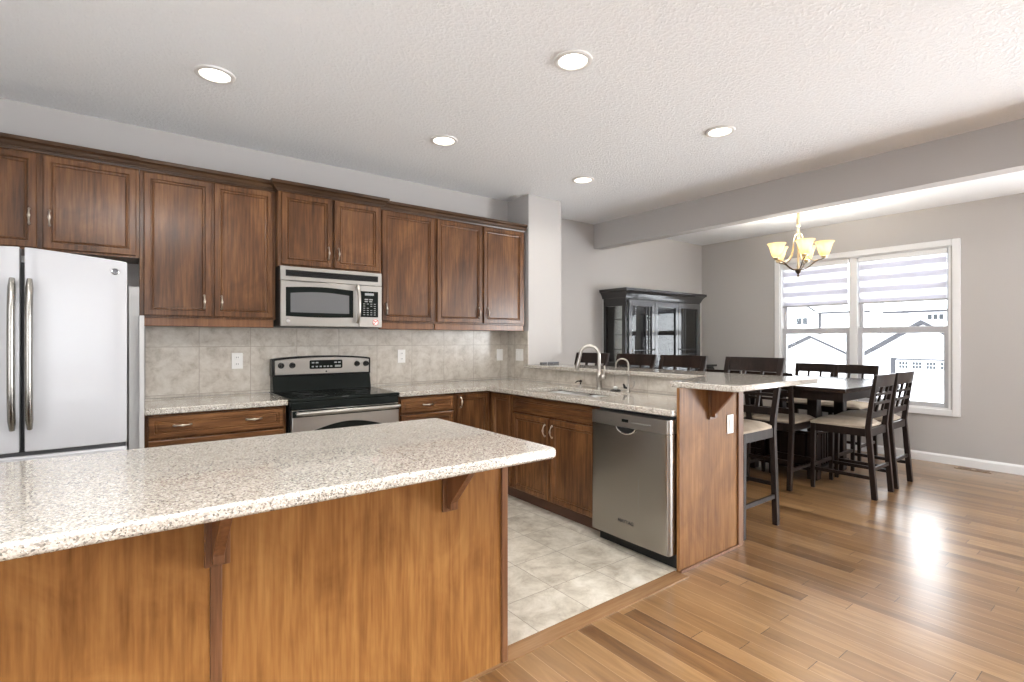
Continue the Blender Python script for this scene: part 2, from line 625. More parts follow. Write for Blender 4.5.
bm = NB(); ring_x(bm, XW - 0.02, XW + 0.002, 1.412, 3.32, 0.505, 2.372, 0.068)
obj('casing', bm, m_trim, win, bevel=0.006)
bm = NB(); ring_x(bm, XW - 0.0, XW + 0.14, WY0, WY1, WZ0, WZ1, 0.018)
obj('jamb', bm, m_trim, win)
MY0, MY1 = 2.362, 2.442
obj('mullion', bx(XW + 0.01, XW + 0.13, MY0, MY1, WZ0, WZ1), m_trim, win, bevel=0.004)
m_vinyl = flat_mat('white_vinyl_sash', (0.50, 0.50, 0.52), 0.35)
for y0, y1 in ((WY0 + 0.018, MY0), (MY1, WY1 - 0.018)):
    lb = ring_x(NB(), XW + 0.04, XW + 0.09, y0, y1, WZ0 + 0.018, 1.462, 0.048, 0.05)
    box(lb, XW + 0.041, XW + 0.089, y0 + 0.047, y1 - 0.047, 1.388, 1.42)
    f = obj('sash', lb, m_vinyl, win, bevel=0.003)
    obj('pane', bx(XW + 0.063, XW + 0.067, y0 + 0.048, y1 - 0.048, WZ0 + 0.068, 1.387), m_glass, f)
    f = obj('sash', ring_x(NB(), XW + 0.095, XW + 0.13, y0, y1, 1.41, WZ1 - 0.018, 0.034, 0.036), m_vinyl, win, bevel=0.004)
    obj('pane', bx(XW + 0.110, XW + 0.114, y0 + 0.034, y1 - 0.034, 1.446, WZ1 - 0.052), m_glass, f)

m_sheer = translucent('sheer_blind_cloth', (0.92, 0.92, 0.94), 0.6, 0.30)
m_band = translucent('opaque_blind_band', (0.74, 0.74, 0.80), 0.40)
for y0, y1, lab in ((WY0 + 0.03, MY0 - 0.012, 'white zebra roller blind in the right half of the window'),
                    (MY1 + 0.012, WY1 - 0.03, 'white zebra roller blind in the left half of window, behind chandelier')):
    t = thing('zebra_blind', lab, 'blind', (XW + 0.02, (y0 + y1) / 2, 1.735), 'zebra blinds in the dining window')
    obj('headrail', bx(XW + 0.006, XW + 0.038, y0, y1, 2.235, 2.29), m_trim, t, bevel=0.006)
    bm = NB()
    z = 2.235
    zb = 1.755
    edges = [z]
    pat = [0.035, 0.062, 0.072, 0.062, 0.072, 0.062, 0.072, 0.045]
    for i, d in enumerate(pat):
        box(bm, XW + 0.020, XW + 0.0215, y0 + 0.006, y1 - 0.006, max(zb, z - d), z, i % 2)
        z -= d
        if z <= zb + 0.001: break
    obj('striped_cloth', bm, [m_sheer, m_band], t)
    obj('bottom_rail', bx(XW + 0.012, XW + 0.030, y0 + 0.003, y1 - 0.003, 1.735, 1.757), flat_mat('grey_blind_rail', (0.42, 0.42, 0.43), 0.4), t, bevel=0.004)
    obj('pull_tab', tube(NB(), arc((XW + 0.015, (y0 + y1) / 2 - 0.012, 1.736), (XW + 0.015, (y0 + y1) / 2 + 0.012, 1.736), (0, 0, -0.03), 8), 0.003), m_trim, t)

# ------------------------------------------------------------------ cabinets
Y_UP = 3.90     # carcass front of the wall cabinets (doors stand 20 mm proud)
DOOR = [(0.0, 0.0), (0.0, 0.016), (0.004, 0.020), (0.034, 0.020), (0.037, 0.012), (0.041, 0.012), (0.045, 0.0170), (0.050, 0.0160), (0.054, 0.009), (0.056, 0.009)]
DRAW = [(0.0, 0.0), (0.0, 0.016), (0.004, 0.020), (0.026, 0.020), (0.030, 0.015), (0.033, 0.015), (0.037, 0.018), (0.042, 0.012)]


def pull(parent, M, a, z, vertical=True, ln=0.094):
    """small ornamented bow handle on a front"""
    h = ln / 2
    pts, rad = [], []
    for i in range(15):
        s = -1 + 2 * i / 14
        out = 0.021 + 0.024 * (1 - abs(s) ** 2.2)
        r = 0.0040 + 0.0038 * math.exp(-(s / 0.22) ** 2) + 0.0022 * math.exp(-((abs(s) - 0.86) / 0.12) ** 2)
        pts.append(M(a, out, z + s * h) if vertical else M(a + s * h, out, z))
        rad.append(r)
    bm = NB()
    tube(bm, pts, rad, 8)
    for s in (-0.86, 0.86):
        q = (lambda o: M(a, o, z + s * h)) if vertical else (lambda o: M(a + s * h, o, z))
        tube(bm, [q(0.0185), q(0.024), q(0.032)], [0.0065, 0.004, 0.004], 8)
    return obj('handle', bm, m_pull, parent, smooth=True, label='pewter bow handle')


def front(parent, name, M, a0, a1, z0, z1, mat, prof=DOOR, handle=None):
    d = obj(name, rings_panel(NB(), a0, a1, z0, z1, prof, M), mat, parent)
    for h in (handle or []):
        pull(d, M, *h)
    return d


CROWN = [(0.0, 0.0), (0.010, 0.0), (0.012, 0.009), (0.019, 0.010), (0.019, 0.017), (0.025, 0.019), (0.033, 0.036), (0.046, 0.045), (0.050, 0.046), (0.050, 0.066), (0.0, 0.066)]


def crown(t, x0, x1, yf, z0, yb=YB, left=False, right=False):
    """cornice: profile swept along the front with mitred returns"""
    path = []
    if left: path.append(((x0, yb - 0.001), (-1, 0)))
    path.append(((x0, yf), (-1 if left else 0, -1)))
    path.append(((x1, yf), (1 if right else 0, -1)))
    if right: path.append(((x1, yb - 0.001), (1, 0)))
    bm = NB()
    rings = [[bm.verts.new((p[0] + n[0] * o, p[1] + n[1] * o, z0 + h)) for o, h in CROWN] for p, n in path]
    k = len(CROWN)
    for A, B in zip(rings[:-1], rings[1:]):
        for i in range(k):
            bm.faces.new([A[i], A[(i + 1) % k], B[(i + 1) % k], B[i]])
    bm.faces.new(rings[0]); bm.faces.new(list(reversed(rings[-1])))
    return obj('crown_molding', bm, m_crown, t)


def wall_cab(label, x0, x1, z0, z1, doors, yf=Y_UP, rail=True, cl=False, cr=False, crown_z=None, group='stained wood wall cabinets'):
    t = thing('wall_cabinet', label, 'cabinet', ((x0 + x1) / 2, YB, z0), group)
    bm = NB()
    box(bm, x0, x1, yf, YB - 0.001, z0, z1)
    obj('carcass', bm, m_wood, t)
    M = MY(yf - 0.0005)
    for a0, a1, h in doors:
        front(t, 'door', M, a0, a1, z0 + 0.012, z1 - 0.012, m_wood, DOOR, [h] if h else None)
    cz = crown_z or z1 - 0.002
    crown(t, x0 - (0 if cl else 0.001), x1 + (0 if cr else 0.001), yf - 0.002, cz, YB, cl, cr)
    if rail:
        obj('light_rail', bx(x0 + 0.002, x1 - 0.012, yf - 0.004, yf + 0.02, z0 - 0.055, z0 - 0.0005), m_trimw, t, bevel=0.004)
    return t


wall_cab('wide wall cabinet with two short doors right above the white refrigerator', -0.86, 0.062, 1.815, 2.365,
         [(-0.845, -0.402, (-0.432, 2.0)), (-0.378, 0.047, (-0.348, 2.0))], rail=False)
wall_cab('tall two-door wall cabinet between the refrigerator and the microwave', 0.064, 0.842, 1.452, 2.362,
         [(0.084, 0.447, (0.405, 1.56)), (0.463, 0.824, (0.505, 1.56))])
wall_cab('two-door wall cabinet mounted directly above the microwave, its crown stepped forward', 0.846, 1.608, 1.832, 2.362,
         [(0.868, 1.218, (1.190, 1.95)), (1.236, 1.590, (1.264, 1.95))], yf=3.845, rail=False, cl=True, cr=True)
wall_cab('single-door wall cabinet just right of the microwave', 1.612, 2.112, 1.452, 2.362,
         [(1.632, 2.098, (1.664, 1.56))])
wall_cab('two-door wall cabinet at the right end of the row, beside the pillar', 2.114, 3.098, 1.452, 2.362,
         [(2.132, 2.596, (2.556, 1.56)), (2.614, 3.066, (2.654, 1.56))])

# base cabinets on the back wall
Y_B, X_B = 3.62, 2.51     # carcass fronts
ZK, ZT = 0.10, 0.878


def toe(t, x0, x1, y0, y1):
    obj('toe_kick', bx(x0, x1, y0, y1, 0.005, ZK), m_kick, t)


t = thing('base_cabinet', 'drawer base cabinet left of the stove with two pulls on its wide top drawer', 'cabinet', (0.46, 4.2, 0.005), 'stained wood base cabinets')
obj('carcass', bx(0.082, 0.846, Y_B, YB - 0.002, ZK, ZT), m_wood, t)
toe(t, 0.082, 0.846, Y_B + 0.06, YB - 0.002)
M = MY(Y_B - 0.0005)
front(t, 'drawer', M, 0.100, 0.828, 0.735, 0.862, m_wood_x, DRAW, [(0.265, 0.806, False), (0.650, 0.806, False)])
front(t, 'drawer', M, 0.100, 0.828, 0.425, 0.722, m_wood_x, DRAW, [(0.265, 0.57, False), (0.650, 0.57, False)])
front(t, 'drawer', M, 0.100, 0.828, 0.115, 0.412, m_wood_x, DRAW, [(0.265, 0.26, False), (0.650, 0.26, False)])

t = thing('base_cabinet', 'narrow drawer base cabinet between the stove and the corner cabinet', 'cabinet', (1.89, 4.2, 0.005), 'stained wood base cabinets')
obj('carcass', bx(1.646, 2.138, Y_B, YB - 0.002, ZK, ZT), m_wood, t)
toe(t, 1.646, 2.138, Y_B + 0.06, YB - 0.002)
for z0, z1 in ((0.747, 0.862), (0.585, 0.735), (0.355, 0.573), (0.115, 0.343)):
    front(t, 'drawer', M, 1.664, 2.126, z0, z1, m_wood_x, DRAW, [(1.895, (z0 + z1) / 2, False)])

t = thing('base_cabinet', 'corner base cabinet with two folding door leaves where the counter turns', 'cabinet', (2.8, 3.9, 0.005), 'stained wood base cabinets')
bm = NB()
box(bm, 2.140, X_B - 0.001, Y_B, YB - 0.002, ZK, ZT)
box(bm, X_B - 0.001, XS - 0.01, 3.302, YB - 0.002, ZK, ZT)
obj('carcass', bm, m_wood, t)
bm = NB(); box(bm, 2.140, 2.57, Y_B + 0.06, YB - 0.002, 0.005, ZK); box(bm, 2.57, XS - 0.01, 3.302, YB - 0.002, 0.005, ZK)
obj('toe_kick', bm, m_kick, t)
front(t, 'door', M, 2.166, 2.474, 0.115, 0.862, m_wood, DOOR, [(2.192, 0.80)])
front(t, 'door', MX(X_B - 0.0005), 3.322, 3.584, 0.115, 0.862, m_wood, DOOR)

t = thing('base_cabinet', 'sink base cabinet with two doors under a long false drawer front', 'cabinet', (2.8, 2.85, 0.005), 'stained wood base cabinets')
obj('carcass', cells(NB(), [X_B, X_B + 0.02, XS - 0.03, XS - 0.01], [2.345, 2.363, 3.282, 3.30], lambda i, j: not (i == 1 and j == 1), ZK, ZT), m_wood, t)
obj('cabinet_floor', bx(X_B + 0.021, XS - 0.031, 2.364, 3.281, ZK, ZK + 0.018), m_wood, t)
toe(t, 2.57, XS - 0.01, 2.345, 3.30)
M2 = MX(X_B - 0.0005)
front(t, 'false_drawer', M2, 2.362, 3.284, 0.742, 0.862, m_wood_y, DRAW)
front(t, 'door', M2, 2.362, 2.832, 0.115, 0.725, m_wood, DOOR, [(2.802, 0.635)])
front(t, 'door', M2, 2.852, 3.284, 0.115, 0.725, m_wood, DOOR, [(2.882, 0.635)])

# peninsula end panel
t = thing('end_panel', 'tall reddish wood end panel closing the peninsula beside the dishwasher', 'panel', (2.8, 1.72, 0.0))
obj('panel', bx(2.478, 3.145, 1.715, 1.734, 0.001, 1.0395), wood('end_panel_veneer', dark=(0.11, 0.045, 0.014), mid=(0.19, 0.086, 0.029), light=(0.27, 0.135, 0.050), rough=0.5, coat=0.04, seed=0.4, blotch=0.6), t)
obj('corner_trim', bx(3.085, 3.145, 1.704, 1.7145, 0.001, 1.0395), m_trimw, t, bevel=0.003)
obj('shoe_molding', bx(2.478, 3.084, 1.702, 1.7145, 0.001, 0.016), m_trimw, t)


def bracket(t, xc, yf, ztop, drop, reach, th=0.030):
    b = obj('bracket', pris([(yf, ztop), (yf - reach, ztop), (yf - reach, ztop - 0.014), (yf - 0.035, ztop - drop + 0.025), (yf - 0.035, ztop - drop), (yf, ztop - drop)], 'x', xc - th / 2, xc + th / 2), m_trimw, t, bevel=0.002)
    obj('back_plate', bx(xc - 0.032, xc + 0.032, yf - 0.012, yf - 0.0005, ztop - drop - 0.012, ztop), m_trimw, b, bevel=0.002)
    return b


bracket(t, 2.792, 1.7145, 1.0395, 0.19, 0.165)

t = thing('filler_panel', 'narrow pale grey upright filler between the refrigerator and the left counter', 'panel', (0.045, 3.9, 0.001))
obj('gable', bx(0.058, 0.0805, 3.60, YB - 0.001, 0.001, 1.450), flat_mat('pale_painted_panel', (0.56, 0.55, 0.54), 0.5), t)
obj('filler_strip', bx(0.010, 0.0575, 3.625, 3.645, 0.001, 1.615), flat_mat('grey_painted_panel', (0.40, 0.395, 0.39), 0.5), t)

# ------------------------------------------------------------------ counters
t = single('countertop', bx(0.082, 0.852, 3.575, YB - 0.0085, 0.8785, 0.915), m_granite, 'short speckled granite worktop left of the stove', 'countertop', bevel=0.006, seg=3)
HX0, HX1, HY0, HY1 = 2.575, 2.955, 2.46, 3.22
xs = [1.642, 2.436, HX0, HX1, XS - 0.0085]
ys = [1.7355, HY0, 2.82, 2.86, HY1, 3.575, YB - 0.0085]


def lmask(i, j):
    if i == 0: return j == 5
    if i == 2 and 1 <= j <= 3: return False
    return True


single('countertop', cells(NB(), xs, ys, lmask, 0.8785, 0.915), m_granite, 'L-shaped speckled granite worktop that turns the corner and holds the sink', 'countertop', bevel=0.006, seg=3)

# bar ledge on the half wall with its wide end
bm = NB(); prism(bm, [(2.492, 1.40), (2.512, 1.385), (3.44, 1.385), (3.462, 1.40), (3.462, 3.868), (3.068, 3.868), (3.068, 1.93), (2.492, 1.79)], 'z', 1.0405, 1.073)
single('bar_counter', bm, m_granite, 'raised granite bar top with a wide overhanging end above the end panel', 'countertop', bevel=0.006, seg=3)

# island
bm = NB(); prism(bm, [(-1.25, 1.383), (1.236, 1.383), (1.255, 1.390), (1.262, 1.408), (1.262, 2.275), (1.252, 2.298), (1.232, 2.305), (-1.25, 2.305)], 'z', 0.8785, 0.915)
single('island_countertop', bm, m_granite, 'large speckled granite island worktop in the foreground', 'countertop', bevel=0.010, seg=4)
t = thing('kitchen_island', 'long kitchen island base with amber wood panels, standing in the foreground', 'island', (0, 1.97, 0.0))
obj('carcass', bx(-1.16, 1.222, 1.682, 2.25, 0.009, 0.878), m_wood, t)
obj('back_panel', bx(0.2185, 1.204, 1.668, 1.6815, 0.001, 0.878), m_panel, t)
obj('back_panel', bx(-1.16, 0.188, 1.668, 1.6815, 0.001, 0.878), wood('veneer_panel_wood_second', rough=0.5, coat=0.04, blotch=0.6, seed=0.7, **WP), t)
obj('batten', bx(0.1885, 0.218, 1.663, 1.6815, 0.001, 0.878), m_trimw, t, bevel=0.002)
obj('corner_trim', bx(1.2045, 1.234, 1.658, 1.6815, 0.009, 0.878), m_trimw, t, bevel=0.003)
obj('end_skin', bx(1.2225, 1.243, 1.682, 2.25, 0.009, 0.878), m_panel, t)
bracket(t, 0.205, 1.6625, 0.8783, 0.195, 0.19)
bracket(t, 0.965, 1.6675, 0.8783, 0.195, 0.18)

# ------------------------------------------------------------------ sink and taps
t = thing('kitchen_sink', 'double stainless steel sink set under the granite worktop', 'sink', (2.765, 2.84, 0.70))


def bowl(x0, x1, y0, y1, z0, z1, r=0.06, th=0.003):
    def loop(ins, z, rr):
        out = []
        for cx, cy, a0 in ((x1 - rr - ins, y1 - rr - ins, 0), (x0 + rr + ins, y1 - rr - ins, 90), (x0 + rr + ins, y0 + rr + ins, 180), (x1 - rr - ins, y0 + rr + ins, 270)):
            for k in range(6):
                a = math.radians(a0 + 90 * k / 5)
                out.append((cx + rr * math.cos(a), cy + rr * math.sin(a), z))
        return out
    bm = NB()
    L = [loop(-0.012, z1, r), loop(0, z1, r), loop(0.004, z0 + 0.03, r), loop(0.02, z0, r * 0.8), loop(0.12, z0 - 0.004, 0.03)]
    L += [loop(0.02, z0 - 0.008, r * 0.8), loop(-0.002, z0 + 0.03, r), loop(-0.012, z1 - 0.003, r)]
    R = [[bm.verts.new(p) for p in q] for q in L]
    n = len(R[0])
    for A, B in list(zip(R[:-1], R[1:])) + [(R[-1], R[0])]:
        if A is R[4]: continue
        for k in range(n):
            bm.faces.new([A[k], A[(k + 1) % n], B[(k + 1) % n], B[k]])
    bm.faces.new(R[4]); bm.faces.new(R[5])
    return bm


for y0, y1 in ((HY0 + 0.006, 2.818), (2.862, HY1 - 0.006)):
    b = obj('bowl', bowl(HX0 + 0.004, HX1 - 0.004, y0, y1, 0.705, 0.877), flat_mat('satin_sink_steel', (0.80, 0.80, 0.79), 0.34, metal=1.0), t, smooth=True)
    obj('drain', lathe(NB(), [(0.04, 0.7065), (0.042, 0.709), (0.02, 0.7085), (0.012, 0.707)], (HX0 + HX1) / 2, (y0 + y1) / 2, 16), m_nickel, b, smooth=True)

FX, FY, CT = 3.035, 2.85, 0.9155
t = thing('faucet', 'tall gooseneck kitchen faucet in brushed nickel behind the sink', 'faucet', (FX, FY, CT))
obj('body', lathe(NB(), [(0.028, CT), (0.028, CT + 0.008), (0.021, CT + 0.014), (0.021, CT + 0.075), (0.026, CT + 0.085), (0.027, CT + 0.115), (0.018, CT + 0.135), (0.0125, CT + 0.15)], FX, FY, 20), m_nickel, t, smooth=True)
pts = [(FX, FY, CT + 0.14), (FX, FY, CT + 0.27)]
d = Vector((-0.62, 0.78, 0)).normalized()
R = 0.076
for i in range(1, 14):
    a = math.pi * i / 14
    pts.append((FX + d.x * R * (1 - math.cos(a)), FY + d.y * R * (1 - math.cos(a)), CT + 0.27 + R * math.sin(a)))
tip = Vector((FX, FY, CT + 0.27)) + d * 2 * R
pts += [tip, tip + Vector((d.x * 0.008, d.y * 0.008, -0.03))]
obj('spout', tube(NB(), pts, 0.0135, 12), m_nickel, t, smooth=True)
e = tip + Vector((d.x * 0.008, d.y * 0.008, -0.028))
obj('spray_head', tube(NB(), [e, e + Vector((d.x * 0.01, d.y * 0.01, -0.04)), e + Vector((d.x * 0.022, d.y * 0.022, -0.09)), e + Vector((d.x * 0.023, d.y * 0.023, -0.096))], [0.0145, 0.017, 0.020, 0.016], 12), m_nickel, t, smooth=True)
lv = obj('lever', tube(NB(), [(FX, FY - 0.02, CT + 0.10), (FX - 0.002, FY - 0.055, CT + 0.10), (FX - 0.002, FY - 0.066, CT + 0.10)], [0.024, 0.024, 0.014], 14), m_nickel, t, smooth=True)
obj('lever_handle', tube(NB(), [(FX, FY - 0.05, CT + 0.11), (FX + 0.004, FY - 0.058, CT + 0.15), (FX + 0.008, FY - 0.048, CT + 0.19)], [0.007, 0.006, 0.005], 8), m_nickel, lv, smooth=True)

GX, GY = 3.03, 2.545
t = thing('filter_tap', 'slim gooseneck drinking water tap right of the kitchen faucet', 'faucet', (GX, GY, CT))
obj('body', lathe(NB(), [(0.018, CT), (0.018, CT + 0.006), (0.010, CT + 0.012), (0.010, CT + 0.05), (0.006, CT + 0.06)], GX, GY, 16), m_nickel, t, smooth=True)
pts = [(GX, GY, CT + 0.05), (GX, GY, CT + 0.205)]
for i in range(1, 13):
    a = math.pi * i / 12
    r = 0.047
    pts.append((GX + d.x * r * (1 - math.cos(a)), GY + d.y * r * (1 - math.cos(a)), CT + 0.205 + r * math.sin(a)))
p = Vector(pts[-1]); pts.append(p - Vector((0, 0, 0.025)))
obj('spout', tube(NB(), pts, 0.0058, 8), m_nickel, t, smooth=True)
obj('handle', tube(NB(), arc((GX, GY - 0.008, CT + 0.035), (GX, GY - 0.055, CT + 0.09), (0, -0.012, -0.022), 8), 0.0055, 8), m_nickel, t, smooth=True)
obj('valve_lever', tube(NB(), [(GX, GY + 0.01, CT + 0.03), (GX, GY + 0.035, CT + 0.032), (GX - 0.005, GY + 0.045, CT + 0.06)], [0.008, 0.011, 0.006], 8), m_blackp, t, smooth=True)

t = thing('soap_dispenser', 'small soap dispenser with a dark pump head left of the faucet', 'dispenser', (3.035, 3.06, CT))
obj('collar', lathe(NB(), [(0.022, CT), (0.022, CT + 0.006), (0.012, CT + 0.012), (0.012, CT + 0.022)], 3.035, 3.06, 16), m_nickel, t, smooth=True)
bm = lathe(NB(), [(0.006, CT + 0.0225), (0.006, CT + 0.04), (0.013, CT + 0.042), (0.013, CT + 0.054), (0.006, CT + 0.062)], 3.035, 3.06, 14)
tube(bm, [(3.035, 3.06, CT + 0.05), (3.0, 3.06, CT + 0.052), (2.975, 3.06, CT + 0.040)], [0.006, 0.005, 0.0045], 8)
obj('pump', bm, flat_mat('oil_rubbed_bronze', (0.03, 0.022, 0.018), 0.3, metal=0.8), t, smooth=True)

t = thing('sink_stopper', 'small dark disc stopper with a light knob lying beside the drinking tap', 'stopper', (3.02, 2.665, CT))
obj('disc', lathe(NB(), [(0.040, CT), (0.042, CT + 0.005), (0.036, CT + 0.010), (0.010, CT + 0.012)], 3.02, 2.665, 20), m_blackp, t, smooth=True)
obj('knob', lathe(NB(), [(0.010, CT + 0.0122), (0.017, CT + 0.020), (0.017, CT + 0.030), (0.008, CT + 0.036)], 3.02, 2.665, 14), m_whitep, t, smooth=True)

# ------------------------------------------------------------------ refrigerator
t = thing('refrigerator', 'tall white french-door refrigerator at the left edge', 'refrigerator', (-0.4, 3.78, 0.005))
obj('body', bx(-0.80, 0.0, 3.44, 4.17, 0.03, 1.70), flat_mat('grey_refrigerator_side', (0.55, 0.55, 0.56), 0.4), t)


def fridge_door(x_out, x_in):
    n = 14
    def ztop(s): return 1.721 + 0.036 * s ** 0.9
    bm = NB()
    F, B = [], []
    for i in range(n + 1):
        s = i / n
        x = x_out + (x_in - x_out) * s
        yf = 3.374 - 0.016 * math.sin(math.pi * min(1, (s * 0.5 + 0.0))) - (0 if 0.03 < s < 0.97 else -0.008)
        F.append((bm.verts.new((x, yf, 0.772)), bm.verts.new((x, yf, ztop(s)))))
        B.append((bm.verts.new((x, 3.430, 0.772)), bm.verts.new((x, 3.430, ztop(s)))))
    for i in range(n):
        bm.faces.new([F[i][0], F[i + 1][0], F[i + 1][1], F[i][1]])
        bm.faces.new([B[i][0], B[i][1], B[i + 1][1], B[i + 1][0]])
        bm.faces.new([F[i][1], F[i + 1][1], B[i + 1][1], B[i][1]])
        bm.faces.new([F[i][0], B[i][0], B[i + 1][0], F[i + 1][0]])
    for i in (0, n):
        bm.faces.new([F[i][0], F[i][1], B[i][1], B[i][0]])
    return bm


obj('gasket', bx(-0.79, -0.01, 3.431, 3.4395, 0.05, 1.69), m_gasket, t)
for xo, xi, xh in ((0.002, -0.392, -0.369), (-0.804, -0.410, -0.430)):
    dr = obj('door', fridge_door(xo, xi), m_white, t, bevel=0.004, smooth=True)
    bm = NB()
    pts = arc((xh, 3.325, 0.885), (xh, 3.325, 1.60), (0, -0.028, 0), 16, 4.0)
    tube(bm, pts, [0.014] + [0.020] * 15 + [0.014], 12, 0, 0.75)
    tube(bm, [(xh, 3.357, 0.91), (xh, 3.32, 0.905)], 0.010, 8); tube(bm, [(xh, 3.357, 1.575), (xh, 3.32, 1.58)], 0.010, 8)
    obj('handle', bm, m_steel, dr, smooth=True, label='long curved steel door handle')
    if xo > 0:
        bd = NB()
        ang = lambda k: 2 * math.pi * k / 20
        prism(bd, [(-0.048 + 0.017 * math.cos(ang(k)), 1.667 + 0.017 * math.sin(ang(k))) for k in range(20)], 'y', 3.3625, 3.376)
        bg_ = obj('badge', bd, flat_mat('grey_badge', (0.13, 0.13, 0.14), 0.5), dr)
        rb = NB()
        tube(rb, [(-0.048 + 0.0145 * math.cos(ang(k)), 3.362, 1.667 + 0.0145 * math.sin(ang(k))) for k in range(21)], 0.0016, 6)
        obj('badge_ring', rb, m_chrome, bg_, smooth=True)
fz = obj('freezer_drawer', bx(-0.804, 0.002, 3.365, 3.430, 0.10, 0.752), m_white, t, bevel=0.012, seg=3)
obj('handle', tube(NB(), arc((-0.70, 3.325, 0.70), (-0.10, 3.325, 0.70), (0, -0.022, 0), 14, 4.0), 0.014, 10), m_steel, fz, smooth=True)
obj('hinge_strip', bx(-0.79, -0.002, 3.372, 3.428, 0.754, 0.770), m_gasket, t)
obj('base_grille', bx(-0.79, -0.01, 3.46, 3.50, 0.006, 0.098), m_blackp, t)

# ------------------------------------------------------------------ lettering helper
def lettering(s, size, M, parent, mat, name='lettering', bold=0.0, extr=0.0006):
    cu = bpy.data.curves.new('txt', 'FONT')
    cu.body = s
    cu.size = size
    cu.align_x = 'CENTER'; cu.align_y = 'CENTER'
    cu.extrude = extr
    cu.offset = bold
    o = bpy.data.objects.new('txt', cu)
    C.objects.link(o)
    dg = bpy.context.evaluated_depsgraph_get()
    me = bpy.data.meshes.new_from_object(o.evaluated_get(dg))
    bpy.data.objects.remove(o)
    bm = NB()
    bm.from_mesh(me)
    bpy.data.meshes.remove(me)
    bm.transform(M)
    return obj(name, bm, mat, parent)


# text standing in a front: x of the text -> first column, y -> up, z -> out
def frame_my(x, y, z):    # on a face that looks to -Y
    return Matrix(((1, 0, 0, x), (0, 0, -1, y), (0, 1, 0, z), (0, 0, 0, 1)))


def frame_mx(x, y, z):    # on a face that looks to -X
    return Matrix(((0, 0, -1, x), (-1, 0, 0, y), (0, 1, 0, z), (0, 0, 0, 1)))


m_dark = flat_mat('dark_print', (0.03, 0.028, 0.026), 0.4)
m_print = flat_mat('pale_print', (0.26, 0.27, 0.265), 0.5)

# ------------------------------------------------------------------ microwave
t = thing('microwave', 'stainless over-the-range microwave hung under a wall cabinet', 'microwave', (1.22, 4.0, 1.405), None)
YM = 3.78
obj('case', bx(0.850, 1.588, YM + 0.03, YB - 0.01, 1.405, 1.830), m_blackp, t)
bm = NB(); box(bm, 0.850, 1.588, YM + 0.004, YM + 0.029, 1.728, 1.828)
g = obj('vent_panel', bm, m_steel_x, t, bevel=0.003)
bm = NB(); box(bm, 0.884, 1.556, YM + 0.001, YM + 0.0038, 1.758, 1.802)
for k in range(4):
    z = 1.763 + k * 0.0105
    prism(bm, [(YM + 0.001, z), (YM - 0.003, z + 0.001), (YM + 0.001, z + 0.006)], 'x', 0.888, 1.552)
obj('vent_louvers', bm, m_blackp, g)
dr = obj('door', bx(0.850, 1.404, YM + 0.001, YM + 0.029, 1.407, 1.726), m_steel_x, t, bevel=0.004)
bm = NB()
pts = [(0.884, 1.478)] + [(0.884 + 0.470 * k / 12, 1.478 - 0.006 * math.sin(math.pi * k / 12)) for k in range(1, 12)] + [(1.360, 1.478), (1.360, 1.680)] + [(1.360 - 0.470 * k / 12, 1.680 + 0.012 * math.sin(math.pi * k / 12)) for k in range(1, 12)] + [(0.884, 1.680)]
prism(bm, pts, 'y', YM - 0.003, YM + 0.0008)
wf = obj('window_frame', bm, m_blackg, dr, bevel=0.001)
bm = NB()
pts = [(0.914, 1.505)] + [(1.328, 1.505), (1.328, 1.640)] + [(1.328 - 0.414 * k / 12, 1.640 + 0.014 * math.sin(math.pi * k / 12)) for k in range(1, 12)] + [(0.914, 1.640)]
prism(bm, pts, 'y', YM - 0.005, YM - 0.0032)
obj('window_glass', bm, flat_mat('grey_mesh_glass', (0.11, 0.11, 0.113), 0.12, spec=0.5), dr)
bm = NB()
tube(bm, arc((1.388, YM - 0.022, 1.438), (1.388, YM - 0.022, 1.722), (0, -0.034, 0), 14, 2.4), [0.010] + [0.0125] * 13 + [0.010], 10)
tube(bm, [(1.388, YM + 0.001, 1.446), (1.388, YM - 0.024, 1.446)], 0.009, 8); tube(bm, [(1.388, YM + 0.001, 1.714), (1.388, YM - 0.024, 1.714)], 0.009, 8)
obj('handle', bm, m_nickel, dr, smooth=True)
bd = NB(); prism(bd, [(0.898 + 0.013 * math.cos(2 * math.pi * k / 18), 1.445 + 0.013 * math.sin(2 * math.pi * k / 18)) for k in range(18)], 'y', YM - 0.002, YM + 0.0008)
obj('badge', bd, flat_mat('silver_badge', (0.7, 0.7, 0.7), 0.2, metal=1.0), dr)
cp = obj('control_panel', bx(1.406, 1.588, YM + 0.001, YM + 0.029, 1.407, 1.726), m_steel_x, t, bevel=0.004)
kp = obj('keypad', bx(1.414, 1.556, YM - 0.002, YM + 0.0008, 1.485, 1.682), m_blackg, cp, bevel=0.001)
bm = NB()
box(bm, 1.450, 1.520, YM - 0.0028, YM - 0.0022, 1.650, 1.668)
for x in (1.462, 1.498): box(bm, x - 0.014, x + 0.014, YM - 0.0028, YM - 0.0022, 1.615, 1.624); box(bm, x - 0.014, x + 0.010, YM - 0.0028, YM - 0.0022, 1.600, 1.608)
for j in range(6):
    for i in range(4):
        if (i * 7 + j * 5) % 4 == 0 and j in (1, 2): continue
        x = 1.437 + i * 0.028; z = 1.583 - j * 0.0165
        box(bm, x, x + 0.015, YM - 0.0028, YM - 0.0022, z, z + 0.005)
obj('key_legends', bm, m_print, cp)
st = NB(); prism(st, [(1.535 + 0.024 * math.cos(2 * math.pi * k / 24), 1.446 + 0.024 * math.sin(2 * math.pi * k / 24)) for k in range(24)], 'y', YM - 0.001, YM + 0.0008)
sk = obj('sticker', st, m_whitep, cp, label='round white sticker with a red ring and slash')
